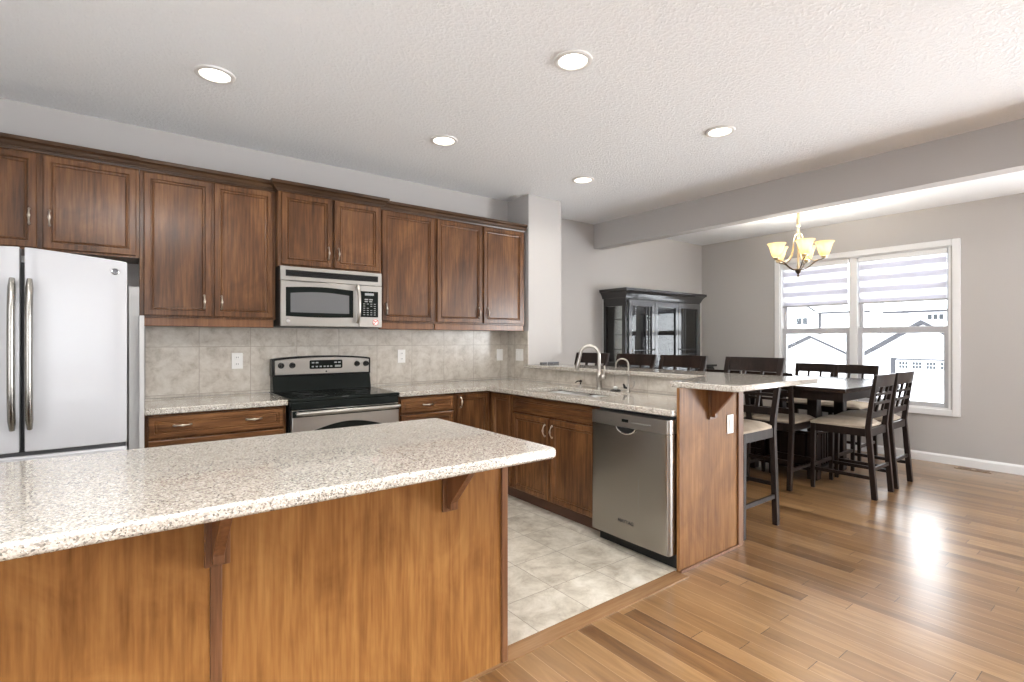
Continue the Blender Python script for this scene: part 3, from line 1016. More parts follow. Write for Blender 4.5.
bm = tube(NB(), [(1.535 + 0.021 * math.cos(2 * math.pi * k / 24), YM - 0.0012, 1.446 + 0.021 * math.sin(2 * math.pi * k / 24)) for k in range(25)], 0.0026, 6)
tube(bm, [(1.521, YM - 0.0012, 1.432), (1.549, YM - 0.0012, 1.460)], 0.0026, 6)
box(bm, 1.524, 1.534, YM - 0.002, YM - 0.0012, 1.450, 1.458)
obj('sticker_mark', bm, flat_mat('red_print', (0.55, 0.05, 0.04), 0.5), cp)

# ------------------------------------------------------------------ stove
t = thing('stove', 'freestanding electric stove with black cooktop and stainless front', 'stove', (1.25, 3.86, 0.005))
SX0, SX1 = 0.860, 1.628
obj('body', bx(SX0, SX1, 3.585, 4.19, 0.03, 0.895), m_blackp, t)
bm = NB(); box(bm, SX0 - 0.002, SX1 + 0.002, 3.555, 4.19, 0.8955, 0.918)
ck = obj('cooktop', bm, m_blackg, t, bevel=0.005, seg=2)
m_ring = flat_mat('grey_burner_print', (0.06, 0.06, 0.062), 0.2)
for x, y, r in ((1.05, 3.72, 0.10), (1.44, 3.72, 0.08), (1.05, 3.97, 0.08), (1.44, 3.97, 0.10)):
    obj('burner_ring', tube(NB(), [(x + r * math.cos(2 * math.pi * k / 32), y + r * math.sin(2 * math.pi * k / 32), 0.9178) for k in range(33)], 0.0012, 4), m_ring, ck)
# backguard
bk = obj('backguard', pris([(4.085, 0.919), (4.19, 0.919), (4.19, 1.04), (4.115, 1.04)], 'x', SX0 + 0.008, SX1 - 0.008), m_blackg, t)
def guard(x0, x1, z0, zend, zmid, n=20):
    return [(x0, z0), (x1, z0)] + [(x1 - (x1 - x0) * k / n, zend + (zmid - zend) * math.sin(math.pi * k / n) ** 0.7) for k in range(n + 1)]
obj('console_shell', prism(NB(), guard(SX0 + 0.004, SX1 - 0.004, 1.035, 1.165, 1.187), 'y', 4.105, 4.195), m_blackp, t, bevel=0.006)
cs = obj('console', prism(NB(), guard(SX0 + 0.022, SX1 - 0.022, 1.046, 1.154, 1.176), 'y', 4.096, 4.1045), m_steel_x, t, bevel=0.003)
YK = 4.096
for x in (0.925, 1.005, 1.505, 1.580):
    bm = NB()
    for (r0, r1, ya, yb) in ((0.023, 0.021, 0, 0.008), (0.019, 0.016, 0.008, 0.026)):
        A = [bm.verts.new((x + r0 * math.cos(2 * math.pi * k / 18), YK - ya, 1.117 + r0 * math.sin(2 * math.pi * k / 18))) for k in range(18)]
        B = [bm.verts.new((x + r1 * math.cos(2 * math.pi * k / 18), YK - yb, 1.117 + r1 * math.sin(2 * math.pi * k / 18))) for k in range(18)]
        for k in range(18): bm.faces.new([A[k], A[(k + 1) % 18], B[(k + 1) % 18], B[k]])
        bm.faces.new(A); bm.faces.new(list(reversed(B)))
    box(bm, x - 0.004, x + 0.004, YK - 0.031, YK - 0.0262, 1.101, 1.133)
    kb = obj('knob', bm, m_blackp, cs, smooth=True)
bm = NB(); prism(bm, [(1.137, 1.085), (1.378, 1.085), (1.385, 1.092), (1.385, 1.146), (1.378, 1.153), (1.137, 1.153), (1.130, 1.146), (1.130, 1.092)], 'y', YK - 0.003, YK - 0.0005)
obj('display', bm, m_blackg, cs)
bm = NB()
for x in (1.146, 1.176, 1.320, 1.350): box(bm, x, x + 0.020, YK - 0.0040, YK - 0.0032, 1.128, 1.138)
for x in (1.146, 1.176, 1.206, 1.236, 1.262, 1.288): box(bm, x, x + 0.016, YK - 0.0040, YK - 0.0032, 1.098, 1.108)
box(bm, 1.325, 1.372, YK - 0.0040, YK - 0.0032, 1.096, 1.112)
obj('display_legends', bm, m_print, cs)
bd = NB(); prism(bd, [(1.258 + 0.007 * math.cos(2 * math.pi * k / 12), 1.063 + 0.007 * math.sin(2 * math.pi * k / 12)) for k in range(12)], 'y', YK - 0.0015, YK - 0.0002)
obj('badge', bd, m_dark, cs)
# front
obj('vent_strip', bx(SX0 + 0.004, SX1 - 0.004, 3.556, 3.584, 0.845, 0.895), m_blackg, t, bevel=0.004)
dr = obj('oven_door', bx(SX0 + 0.006, SX1 - 0.006, 3.545, 3.583, 0.225, 0.842), m_steel_x, t, bevel=0.006)
obj('door_top_band', bx(SX0 + 0.008, SX1 - 0.008, 3.540, 3.5446, 0.795, 0.840), m_blackg, dr, bevel=0.002)
pts = [(1.005, 0.40), (1.495, 0.40), (1.495, 0.70)] + [(1.495 - 0.49 * k / 16, 0.70 + 0.045 * math.sin(math.pi * k / 16)) for k in range(1, 16)] + [(1.005, 0.70)]
obj('oven_window', prism(NB(), pts, 'y', 3.5405, 3.5446), m_blackg, dr)
bm = NB()
tube(bm, arc((0.885, 3.500, 0.824), (1.612, 3.500, 0.824), (0, -0.012, 0), 16, 6.0), [0.011] + [0.0155] * 15 + [0.011], 10)
tube(bm, [(0.90, 3.5395, 0.824), (0.90, 3.497, 0.824)], 0.012, 8); tube(bm, [(1.597, 3.5395, 0.824), (1.597, 3.497, 0.824)], 0.012, 8)
obj('handle', bm, m_steel_x, dr, smooth=True)
obj('storage_drawer', bx(SX0 + 0.006, SX1 - 0.006, 3.55, 3.583, 0.055, 0.215), m_steel_x, t, bevel=0.006)

# ------------------------------------------------------------------ dishwasher
t = thing('dishwasher', 'stainless steel dishwasher set into the peninsula', 'dishwasher', (2.75, 2.05, 0.005))
DY0, DY1, XD = 1.742, 2.338, 2.416
obj('tub', bx(2.50, 3.10, DY0 + 0.004, DY1, 0.10, 0.868), m_gasket, t)


def bowed(y0, y1, z0, z1, x0, x1, bow=0.010, r=0.016, n=16):
    """front that faces -X with rounded upright edges"""
    pts = [(x1, y0), ]
    for k in range(5):
        a = math.radians(180 + 90 * (1 - k / 4))
        pts.append((x0 + r + r * math.cos(math.radians(270 - 90 * k / 4)), y0 + r + r * math.sin(math.radians(270 - 90 * k / 4))))
    for k in range(1, n):
        s = k / n
        pts.append((x0 - bow * math.sin(math.pi * s), y0 + r + (y1 - y0 - 2 * r) * s))
    for k in range(5):
        pts.append((x0 + r + r * math.cos(math.radians(180 - 90 * k / 4)), y1 - r + r * math.sin(math.radians(180 - 90 * k / 4))))
    pts.append((x1, y1))
    return pris(pts, 'z', z0, z1)


dr = obj('door', bowed(DY0, DY1, 0.095, 0.778, XD, 2.499, 0.004, 0.018), m_steel, t, smooth=True)
cp = obj('control_panel', bowed(DY0, DY1, 0.780, 0.858, XD - 0.002, 2.499, 0.005, 0.018), m_steel_x, t, smooth=True)
pts = [(2.118 - 0.150 * k / 16, 0.779 - 0.036 * math.sin(math.pi * k / 16) ** 0.6) for k in range(17)]
obj('pocket', pris([(a, b) for a, b in pts], 'x', XD - 0.0105, XD + 0.002), m_blackp, dr)
bm = tube(NB(), [(XD - 0.010, a, b - 0.001) for a, b in pts], 0.005, 8)
obj('handle', bm, m_chrome, dr, smooth=True, label='bright crescent grip')
obj('display', bx(XD - 0.0085, XD - 0.003, 2.025, 2.075, 0.812, 0.830), m_blackg, cp)
bm = NB()
for k in range(7): box(bm, XD - 0.0085, XD - 0.002, 1.995 - k * 0.022, 2.008 - k * 0.022, 0.812, 0.818)
box(bm, XD - 0.0085, XD - 0.002, 2.15, 2.165, 0.806, 0.813)
obj('key_legends', bm, m_print, cp)
lettering('MAYTAG', 0.030, frame_mx(XD - 0.0042, 2.048, 0.206), dr, m_dark, 'logo', 0.0008)
obj('kick_plate', bx(2.50, 2.52, DY0 + 0.004, DY1, 0.006, 0.0985), m_blackp, t)

# ------------------------------------------------------------------ outlets
def outlet_my(x, z, y, label, w_=0.072, h=0.116, group='white wall plates over the counters', kind='double', facing='y'):
    t = thing('wall_outlet', label, 'outlet', (x, y, z - h / 2) if facing == 'y' else (y, x, z - h / 2), group)
    B = (lambda a0, a1, o0, o1, z0, z1: bx(a0, a1, y - o1, y - o0, z0, z1)) if facing == 'y' else (lambda a0, a1, o0, o1, z0, z1: bx(y - o1, y - o0, a0, a1, z0, z1))
    pl = obj('plate', B(x - w_ / 2, x + w_ / 2, 0.0005, 0.006, z - h / 2, z + h / 2), m_whitep, t, bevel=0.002)
    if kind == 'double':
        for dz in (-0.024, 0.024):
            s = obj('socket', B(x - 0.017, x + 0.017, 0.0062, 0.0085, z + dz - 0.014, z + dz + 0.014), m_whitep, t, bevel=0.002)
            for a in (-0.006, 0.006):
                obj('slot', B(x + a - 0.0014, x + a + 0.0014, 0.0086, 0.009, z + dz - 0.004, z + dz + 0.006), m_dark, s)
    else:
        n = 2 if w_ > 0.1 else 1
        for k in range(n):
            cx = x + (k - (n - 1) / 2) * 0.046
            obj('rocker', B(cx - 0.016, cx + 0.016, 0.0062, 0.010, z - 0.033, z + 0.033), m_whitep, t, bevel=0.003)
    return t


outlet_my(0.647, 1.157, YB - 0.008, 'white double outlet on the tiles left of the stove')
outlet_my(1.946, 1.166, YB - 0.008, 'white double outlet on the tiles right of the stove')
outlet_my(3.020, 1.160, YB - 0.008, 'white wall plate on the back tiles in the corner', kind='single')
outlet_my(4.00, 1.162, XS - 0.008, 'white two-switch plate on the side tiles next to the pillar', w_=0.116, kind='switch', facing='x')
outlet_my(2.998, 0.787, 1.7148, 'white outlet plate on the wooden end panel below the bar top', w_=0.070, h=0.116, group=None, kind='switch')

# ------------------------------------------------------------------ small things
t = thing('remote_control', 'slim dark grey remote lying on the bar ledge in front of the pillar', 'remote', (3.33, 3.79, 1.0735))
obj('body', bx(3.215, 3.445, 3.775, 3.805, 1.0735, 1.093), flat_mat('dark_grey_plastic', (0.10, 0.105, 0.115), 0.35), t, bevel=0.004)
obj('end_cap', bx(3.285, 3.293, 3.7745, 3.8055, 1.0737, 1.0935), flat_mat('mid_grey_plastic', (0.45, 0.45, 0.46), 0.4), t)

t = thing('floor_register', 'brown metal floor vent under the window wall, near the right edge', 'vent', (6.80, 1.29, 0.0))
bm = NB(); box(bm, 6.755, 6.845, 1.15, 1.43, 0.0005, 0.005)
obj('plate', bm, flat_mat('tan_vent_metal', (0.28, 0.19, 0.12), 0.4), t)
m_slot = flat_mat('vent_slots', (0.05, 0.035, 0.025), 0.6)
for y0, y1 in ((1.17, 1.275), (1.305, 1.41)):
    bm = NB()
    for k in range(9):
        yy = y0 + (y1 - y0) * k / 9
        box(bm, 6.772, 6.828, yy, yy + 0.008, 0.0052, 0.0062)
    obj('louver', bm, m_slot, t)

# ------------------------------------------------------------------ recessed ceiling lights
m_ring_w = flat_mat('white_light_trim', (0.72, 0.71, 0.69), 0.4)
m_lens = emit('glowing_lamp_lens', (1.0, 0.93, 0.80), 4.5)
first = None
CANS = [(0.377, 3.137, 'recessed ceiling light above the left counter, nearest the refrigerator'),
        (1.812, 1.881, 'largest recessed ceiling light, top middle of the picture'),
        (1.803, 3.188, 'recessed ceiling light in the middle of the back row, by the tall wall cabinets'),
        (3.227, 1.915, 'recessed ceiling light nearest the dropped beam on the right'),
        (3.231, 3.228, 'recessed ceiling light above the sink, closest to the pillar')]
OFF = [(0.42, 0.62), (1.82, 0.55), (-1.0, 0.62), (-1.0, 1.9)]  # unseen lights added to extend the grid and brighten the room
for i, (x, y, lab) in enumerate(CANS):
    if first is None:
        first = t = thing('ceiling_light', lab, 'ceiling light', (x, y, ZC - 0.012), 'recessed ceiling lights')
        obj('trim_ring', lathe(NB(), [(0.098, ZC - 0.0005), (0.096, ZC - 0.008), (0.086, ZC - 0.012), (0.074, ZC - 0.010), (0.072, ZC - 0.0005)], x, y, 32), m_ring_w, t, smooth=True)
        obj('lens', lathe(NB(), [(0.0715, ZC - 0.001), (0.0715, ZC - 0.004), (0.05, ZC - 0.0075), (0.002, ZC - 0.009)], x, y, 28), m_lens, t, smooth=True)
    else:
        dup(first, (x, y, ZC - 0.012), 0, lab)
OFFLAB = ['recessed ceiling light outside the picture, over the near end of the island', 'recessed ceiling light outside the picture, over the near middle of the room',
          'recessed ceiling light outside the picture, on the near left', 'recessed ceiling light outside the picture, over the left end of the island']
for (x, y), lab in zip(OFF, OFFLAB):
    dup(first, (x, y, ZC - 0.012), 0, lab)
for x, y, *_ in CANS + OFF:
    l_ = area_light('ceiling_light_glow', (x, y, ZC - 0.014), (0, 0, 0), 0.13, 0.13, 6.5, (1.0, 0.965, 0.91), 'DISK')
    l_.data.spread = math.radians(145)

# ------------------------------------------------------------------ chandelier
CX, CY = 5.5, 2.4
m_brass = flat_mat('antique_brass', (0.62, 0.50, 0.32), 0.28, metal=1.0)
m_iron = flat_mat('dark_bronze', (0.12, 0.085, 0.055), 0.3, metal=1.0)
t = thing('chandelier', 'five-light brass chandelier with flared glass shades over the dining table', 'chandelier', (CX, CY, 1.955))
obj('canopy', lathe(NB(), [(0.06, ZC - 0.001), (0.062, ZC - 0.008), (0.045, ZC - 0.024), (0.012, ZC - 0.032)], CX, CY, 24), m_brass, t, smooth=True)
obj('rod', lathe(NB(), [(0.008, 2.48), (0.017, 2.50), (0.017, ZC - 0.03)], CX, CY, 10), m_brass, t, smooth=True)
obj('column', lathe(NB(), [(0.004, 2.02), (0.016, 2.06), (0.010, 2.10), (0.009, 2.37), (0.016, 2.39), (0.019, 2.42), (0.012, 2.44), (0.011, 2.47), (0.022, 2.475), (0.022, 2.485), (0.008, 2.50)], CX, CY, 16), m_brass, t, smooth=True)
obj('hub', lathe(NB(), [(0.006, 1.985), (0.020, 2.00), (0.034, 2.03), (0.030, 2.038), (0.012, 2.045)], CX, CY, 20), m_iron, t, smooth=True)
obj('finial', lathe(NB(), [(0.003, 1.955), (0.011, 1.962), (0.012, 1.972), (0.006, 1.984)], CX, CY, 14), m_iron, t, smooth=True)
m_shade = None
Ms = Mat('amber_glass_shade')
Ms.nt.nodes.remove(Ms.b)
d_ = Ms.n('ShaderNodeBsdfDiffuse'); d_.inputs[0].default_value = (0.80, 0.72, 0.54, 1)
t_ = Ms.n('ShaderNodeBsdfTranslucent'); t_.inputs[0].default_value = (0.80, 0.68, 0.45, 1)
mx_ = Ms.n('ShaderNodeMixShader'); mx_.inputs[0].default_value = 0.6
Ms.l(d_.outputs[0], mx_.inputs[1]); Ms.l(t_.outputs[0], mx_.inputs[2])
Ms.l(mx_.outputs[0], Ms.out.inputs['Surface'])
m_shade = Ms.m
m_bulb = emit('warm_bulb', (1.0, 0.88, 0.62), 6)
lookaz = math.atan2(CX, CY)
for k in range(5):
    ang = math.radians(15 + 72 * k)
    # angle measured from the direction to the camera, towards the picture's right
    vc = Vector((-math.sin(lookaz), -math.cos(lookaz), 0)); vr = Vector((math.cos(lookaz), -math.sin(lookaz), 0))
    u = vc * math.cos(ang) + vr * math.sin(ang)
    P = lambda r, z: (CX + u.x * r, CY + u.y * r, z)
    pts = [P(0.02, 2.03), P(0.06, 2.035), P(0.10, 2.06), P(0.145, 2.10), P(0.18, 2.12), P(0.21, 2.125), P(0.226, 2.13), P(0.229, 2.145)]
    ar = obj('arm', tube(NB(), pts, 0.006, 8), m_iron, t, smooth=True)
    sc = [P(0.012, 2.40), P(0.035, 2.39), P(0.05, 2.33), P(0.055, 2.26), P(0.07, 2.19), P(0.10, 2.14), P(0.14, 2.112), P(0.175, 2.12)]
    obj('scroll', tube(NB(), sc, 0.005, 8), m_brass, ar, smooth=True)
    ex, ey = CX + u.x * 0.229, CY + u.y * 0.229
    obj('socket_cup', lathe(NB(), [(0.010, 2.130), (0.028, 2.138), (0.032, 2.152), (0.025, 2.156)], ex, ey, 16), m_brass, ar, smooth=True)
    prof_o = [(0.028, 2.1565), (0.042, 2.172), (0.053, 2.205), (0.064, 2.248), (0.076, 2.280), (0.090, 2.296)]
    prof_i = [(r - 0.004, z + 0.001) for r, z in reversed(prof_o)]
    sh = obj('shade', lathe(NB(), prof_o + prof_i, ex, ey, 28, cap=False), m_shade, t, smooth=True)
    pl = bpy.data.lights.new('chandelier_bulb_glow', 'POINT')
    pl.energy = 26; pl.color = (1.0, 0.94, 0.84); pl.shadow_soft_size = 0.03
    plo = bpy.data.objects.new('chandelier_bulb_glow', pl); C.objects.link(plo); plo.location = (ex, ey, 2.265)
    obj('bulb', lathe(NB(), [(0.010, 2.16), (0.014, 2.172), (0.021, 2.198), (0.017, 2.222), (0.004, 2.234)], ex, ey, 14), m_bulb, t, smooth=True)

# ------------------------------------------------------------------ china cabinet
t = thing('china_cabinet', 'black china cabinet with glass doors against the dining room wall', 'cabinet', (5.5, 4.2, 0.005))
HX_0, HX_1, HYF, HYB = 4.735, 6.275, 4.02, 4.385
obj('buffet_base', bx(4.70, 6.46, 3.93, 4.39, 0.06, 0.945), m_black, t)
obj('buffet_top', bx(4.67, 6.50, 3.90, 4.395, 0.9455, 0.975), m_black, t, bevel=0.006)
obj('plinth', bx(4.72, 6.44, 3.96, 4.37, 0.006, 0.0595), m_black, t)
for k in range(4):
    x = 4.72 + k * 0.435
    obj('buffet_door', rings_panel(NB(), x + 0.006, x + 0.425, 0.09, 0.93, DOOR, MY(3.9295)), m_black, t)
# hutch frame
bm = NB()
box(bm, HX_0, HX_1, HYB - 0.012, HYB, 0.976, 1.80)
obj('back', bm, flat_mat('grey_cabinet_back', (0.72, 0.73, 0.71), 0.5), t)
bm = NB(); box(bm, HX_0, HX_1, HYF, HYB - 0.0125, 1.765, 1.8175); box(bm, HX_0, HX_1, HYF, HYB - 0.0125, 0.976, 1.005)
for x in (HX_0, HX_1):
    s = 1 if x == HX_0 else -1
    for y0, y1 in ((HYF, HYF + 0.055), (HYB - 0.055, HYB - 0.0125)):
        box(bm, min(x, x + s * 0.03), max(x, x + s * 0.03), y0, y1, 1.005, 1.765)
    box(bm, min(x, x + s * 0.03), max(x, x + s * 0.03), HYF + 0.055, HYB - 0.055, 1.72, 1.765)
    box(bm, min(x, x + s * 0.03), max(x, x + s * 0.03), HYF + 0.055, HYB - 0.055, 1.005, 1.04)
obj('hutch_frame', bm, m_black, t)
for x in (HX_0 + 0.013, HX_1 - 0.017):
    obj('side_glass', bx(x, x + 0.004, HYF + 0.056, HYB - 0.056, 1.041, 1.719), m_cabglass, t)
m_shelf = flat_mat('glass_shelf_edge', (0.20, 0.22, 0.21), 0.2)
for z in (1.19, 1.37, 1.56):
    obj('shelf', bx(HX_0 + 0.031, HX_1 - 0.031, HYF + 0.03, HYB - 0.013, z, z + 0.008), m_shelf, t)
CR2 = [(0.0, 0.0), (0.010, 0.0), (0.014, 0.02), (0.028, 0.05), (0.050, 0.075), (0.062, 0.082), (0.064, 0.112), (0.0, 0.112)]
bm = NB()
path = [((HX_0, HYB), (-1, 0)), ((HX_0, HYF), (-1, -1)), ((HX_1, HYF), (1, -1)), ((HX_1, HYB), (1, 0))]
rings = [[bm.verts.new((p[0] + n_[0] * o, p[1] + n_[1] * o, 1.818 + h)) for o, h in CR2] for p, n_ in path]
for A, B in zip(rings[:-1], rings[1:]):
    for i in range(len(CR2)):
        bm.faces.new([A[i], A[(i + 1) % len(CR2)], B[(i + 1) % len(CR2)], B[i]])
bm.faces.new(rings[0]); bm.faces.new(list(reversed(rings[-1])))
obj('cornice', bm, m_black, t)
m_black_sheen = flat_mat('dark_grey_lacquer', (0.055, 0.056, 0.060), 0.18, coat=0.6)  # black lacquer greyed: the windows' reflection on the doors is put into the colour
edges = [(4.775, 5.262), (5.268, 5.752), (5.758, 6.245)]
for k, (a0, a1) in enumerate(edges):
    bm = NB()
    f = 0.058
    y0, y1 = HYF - 0.022, HYF - 0.001
    z0, z1 = 0.985, 1.795
    box(bm, a0, a0 + f, y0, y1, z0, z1); box(bm, a1 - f, a1, y0, y1, z0, z1)
    box(bm, a0 + f, a1 - f, y0, y1, z0, z0 + f); box(bm, a0 + f, a1 - f, y0, y1, z1 - f - 0.015, z1)
    if k != 1:
        side = (a1 - f - 0.10, a1 - f - 0.045) if k == 0 else (a0 + f + 0.045, a0 + f + 0.10)
        for x in side: box(bm, x - 0.006, x + 0.006, y0 + 0.004, y1 - 0.004, z0 + f, z1 - f - 0.015)
        for z in (1.125, 1.185): box(bm, a0 + f, a1 - f, y0 + 0.005, y1 - 0.005, z - 0.006, z + 0.006)
    dr = obj('door', bm, m_black_sheen, t, bevel=0.002)
    obj('pane', bx(a0 + f + 0.0005, a1 - f - 0.0005, y1 - 0.004, y1 - 0.001, z0 + f + 0.0005, z1 - f - 0.0155), m_cabglass, dr)
    kx = a1 - 0.026 if k == 0 else a0 + 0.026
    if k != 1:
        bm = NB()
        tube(bm, [(kx, y0 - 0.0002, 1.19), (kx, y0 - 0.012, 1.19), (kx, y0 - 0.018, 1.19), (kx, y0 - 0.026, 1.19)], [0.006, 0.006, 0.014, 0.009], 10)
        obj('knob', bm, m_dark, dr, smooth=True)
    if k == 0:
        for z in (1.36, 1.69):
            obj('hinge', bx(a0 + 0.004, a0 + 0.016, y0 - 0.004, y0 - 0.0004, z, z + 0.06), m_dark, dr)

# ------------------------------------------------------------------ dining table
t = thing('dining_table', 'square espresso counter-height dining table on a storage pedestal', 'table', (5.45, 2.4, 0.0))
TX0, TX1, TY0, TY1 = 4.72, 6.17, 1.69, 3.12
obj('tabletop', bx(TX0, TX1, TY0, TY1, 0.868, 0.905), m_esp_y, t, bevel=0.006, seg=3)
bm = NB(); ring = ((TX0 + 0.03, TX1 - 0.03, TY0 + 0.03, TY0 + 0.055), (TX0 + 0.03, TX1 - 0.03, TY1 - 0.055, TY1 - 0.03), (TX0 + 0.03, TX0 + 0.055, TY0 + 0.055, TY1 - 0.055), (TX1 - 0.055, TX1 - 0.03, TY0 + 0.055, TY1 - 0.055))
for q in ring: box(bm, *q, 0.795, 0.8675)
obj('apron', bm, m_esp, t)
for x in (5.16, 5.76):
    for y in (2.11, 2.70):
        obj('leg', bx(x - 0.045, x + 0.045, y - 0.045, y + 0.045, 0.0, 0.8675), m_esp, t, bevel=0.006)
b = obj('storage_base', bx(5.14, 5.78, 2.165, 2.645, 0.12, 0.43), m_esp, t)
obj('base_shelf', bx(5.10, 5.82, 2.05, 2.76, 0.431, 0.452), m_esp, t, bevel=0.003)
obj('bottom_shelf', bx(5.10, 5.82, 2.05, 2.76, 0.085, 0.1195), m_esp, t, bevel=0.003)
for k in range(9):
    x = 5.235 + k * 0.054
    obj('slat', bx(x - 0.010, x + 0.010, 2.085, 2.105, 0.1198, 0.4308), m_esp, t)
obj('door_panel', bx(5.118, 5.1395, 2.17, 2.64, 0.14, 0.42), m_esp, t)

# ------------------------------------------------------------------ chairs
m_seat = None
Mq = Mat('beige_microfibre').set(rough=0.85)
_n = Mq.noise(Mq.coords((9, 9, 9)), 1.0, 4)
Mq.col(Mq.ramp(_n, [(0.3, (0.35, 0.285, 0.215)), (0.7, (0.45, 0.375, 0.29))]))
m_seat = Mq.m


def make_chair(name, label, seat_h, top_h, rake, foot, w_=0.43, dp=0.44, group=None):
    """faces +Y, rear posts near y = 0, front legs at y = dp"""
    t = thing(name, label, 'chair', (0, 0, 0), group)
    hw = w_ / 2
    pt = 0.036
    zs = seat_h - 0.05       # top of the seat frame
    def post_y(z):
        if z < zs: return -foot * (1 - z / zs)
        return -rake * ((z - zs) / (top_h - zs)) ** 1.25
    for s in (-1, 1):
        bm = NB()
        N = 14
        rows = []
        for i in range(N + 1):
            z = top_h * i / N
            y = post_y(z)
            tk = 0.040 if z < zs + 0.05 else 0.040 - 0.014 * (z - zs) / (top_h - zs)
            x0 = s * (hw - pt); x1 = s * hw
            fl = 0.010 * max(0, (z - zs) / (top_h - zs)) * s
            rows.append([bm.verts.new(c) for c in ((x0 + fl, y - tk / 2, z), (x1 + fl, y - tk / 2, z), (x1 + fl, y + tk / 2, z), (x0 + fl, y + tk / 2, z))])
        for A, B in zip(rows[:-1], rows[1:]):
            for k in range(4): bm.faces.new([A[k], A[(k + 1) % 4], B[(k + 1) % 4], B[k]])
        bm.faces.new(rows[0]); bm.faces.new(list(reversed(rows[-1])))
        obj('back_post', bm, m_esp, t, bevel=0.003)
        bm = NB()
        A = [bm.verts.new(c) for c in ((s * (hw - 0.002), dp - 0.03, 0), (s * (hw - 0.030), dp - 0.03, 0), (s * (hw - 0.030), dp, 0), (s * (hw - 0.002), dp, 0))]
        B = [bm.verts.new(c) for c in ((s * hw, dp - 0.038, zs - 0.001), (s * (hw - 0.038), dp - 0.038, zs - 0.001), (s * (hw - 0.038), dp, zs - 0.001), (s * hw, dp, zs - 0.001))]
        for k in range(4): bm.faces.new([A[k], A[(k + 1) % 4], B[(k + 1) % 4], B[k]])
        bm.faces.new(A); bm.faces.new(list(reversed(B)))
        obj('front_leg', bm, m_esp, t, bevel=0.003)
    bm = NB()
    box(bm, -hw + 0.037, hw - 0.037, -0.012, 0.012, zs - 0.065, zs - 0.001)
    box(bm, -hw + 0.039, hw - 0.039, dp - 0.030, dp - 0.006, zs - 0.065, zs - 0.001)
    for s in (-1, 1):
        box(bm, min(s * (hw - 0.006), s * (hw - 0.030)), max(s * (hw - 0.006), s * (hw - 0.030)), 0.021, dp - 0.039, zs - 0.065, zs - 0.001)
    obj('seat_frame', bm, m_esp, t)
    # domed cushion
    bm = NB()
    nx, ny = 10, 10
    y0, y1 = 0.022, dp + 0.012
    G = {}
    for i in range(nx + 1):
        for j in range(ny + 1):
            a, b = -1 + 2 * i / nx, -1 + 2 * j / ny
            e = (1 - abs(a) ** 4) * (1 - abs(b) ** 4)
            cr = 1 - 0.035 * (abs(a) * abs(b)) ** 6
            G[i, j] = bm.verts.new((a * (hw - 0.002) * cr, (y0 + y1) / 2 + b * (y1 - y0) / 2 * cr, zs + 0.016 + 0.036 * e ** 0.45))
    for i in range(nx):
        for j in range(ny):
            bm.faces.new([G[i, j], G[i + 1, j], G[i + 1, j + 1], G[i, j + 1]])
    rim = [G[i, 0] for i in range(nx + 1)] + [G[nx, j] for j in range(1, ny + 1)] + [G[i, ny] for i in range(nx - 1, -1, -1)] + [G[0, j] for j in range(ny - 1, 0, -1)]
    low = [bm.verts.new((v.co.x, v.co.y, zs)) for v in rim]
    n = len(rim)
    for k in range(n): bm.faces.new([rim[k], rim[(k + 1) % n], low[(k + 1) % n], low[k]])
    bm.faces.new(low)
    obj('seat_cushion', bm, m_seat, t, smooth=True, label='beige seat cushion')
    # backrest: top rail, lattice, lower rail
    zl0 = zs + 0.085
    zr = top_h - 0.098
    bm = NB()
    rows = []
    for i in range(7):
        a = -1 + 2 * i / 6
        cv = -0.022 * (1 - a * a)
        xx = a * (hw + 0.012)
        rows.append([bm.verts.new(c) for c in ((xx, post_y(zr) - 0.012 + cv, zr), (xx, post_y(zr) + 0.010 + cv, zr), (xx, post_y(top_h) + 0.010 + cv, top_h + 0.004), (xx, post_y(top_h) - 0.012 + cv, top_h + 0.004))])
    for A, B in zip(rows[:-1], rows[1:]):
        for k in range(4): bm.faces.new([A[k], A[(k + 1) % 4], B[(k + 1) % 4], B[k]])
    bm.faces.new(rows[0]); bm.faces.new(list(reversed(rows[-1])))
    obj('top_rail', bm, m_esp, t, bevel=0.002)
    bm = NB()
    yl = post_y(zl0)
    prism(bm, [(yl - 0.010, zl0), (yl + 0.010, zl0), (post_y(zl0 + 0.05) + 0.010, zl0 + 0.05), (post_y(zl0 + 0.05) - 0.010, zl0 + 0.05)], 'x', -hw + 0.036, hw - 0.036)
    obj('lower_rail', bm, m_esp, t)
    bm = NB()
    za, zb = zl0 + 0.045, zr + 0.005
    for x in (-0.068, 0.068):
        prism(bm, [(post_y(za) - 0.009, za), (post_y(za) + 0.007, za), (post_y((za + zb) / 2) + 0.007 - 0.008, (za + zb) / 2), (post_y(zb) + 0.007 - 0.012, zb), (post_y(zb) - 0.025, zb), (post_y((za + zb) / 2) - 0.017, (za + zb) / 2)], 'x', x - 0.011, x + 0.011)
    for f in (0.36, 0.70):
        z = za + (zb - za) * f
        prism(bm, [(post_y(z) - 0.020, z - 0.011), (post_y(z) + 0.002, z - 0.011), (post_y(z) + 0.002, z + 0.011), (post_y(z) - 0.020, z + 0.011)], 'x', -hw + 0.036, hw - 0.036)
    obj('lattice', bm, m_esp, t)
    for s in (-1, 1):
        x = s * (hw - 0.018)
        z = zs * 0.30
        bm = NB(); prism(bm, [(post_y(z) + 0.018, z - 0.014), (dp - 0.034, z - 0.014), (dp - 0.034, z + 0.014), (post_y(z) + 0.018, z + 0.014)], 'x', x - 0.009, x + 0.009)
        obj('stretcher', bm, m_esp, t)
    z = zs * 0.42
    obj('stretcher', bx(-hw + 0.034, hw - 0.034, post_y(z) - 0.008, post_y(z) + 0.010, z - 0.014, z + 0.014), m_esp, t)
    z = zs * 0.36
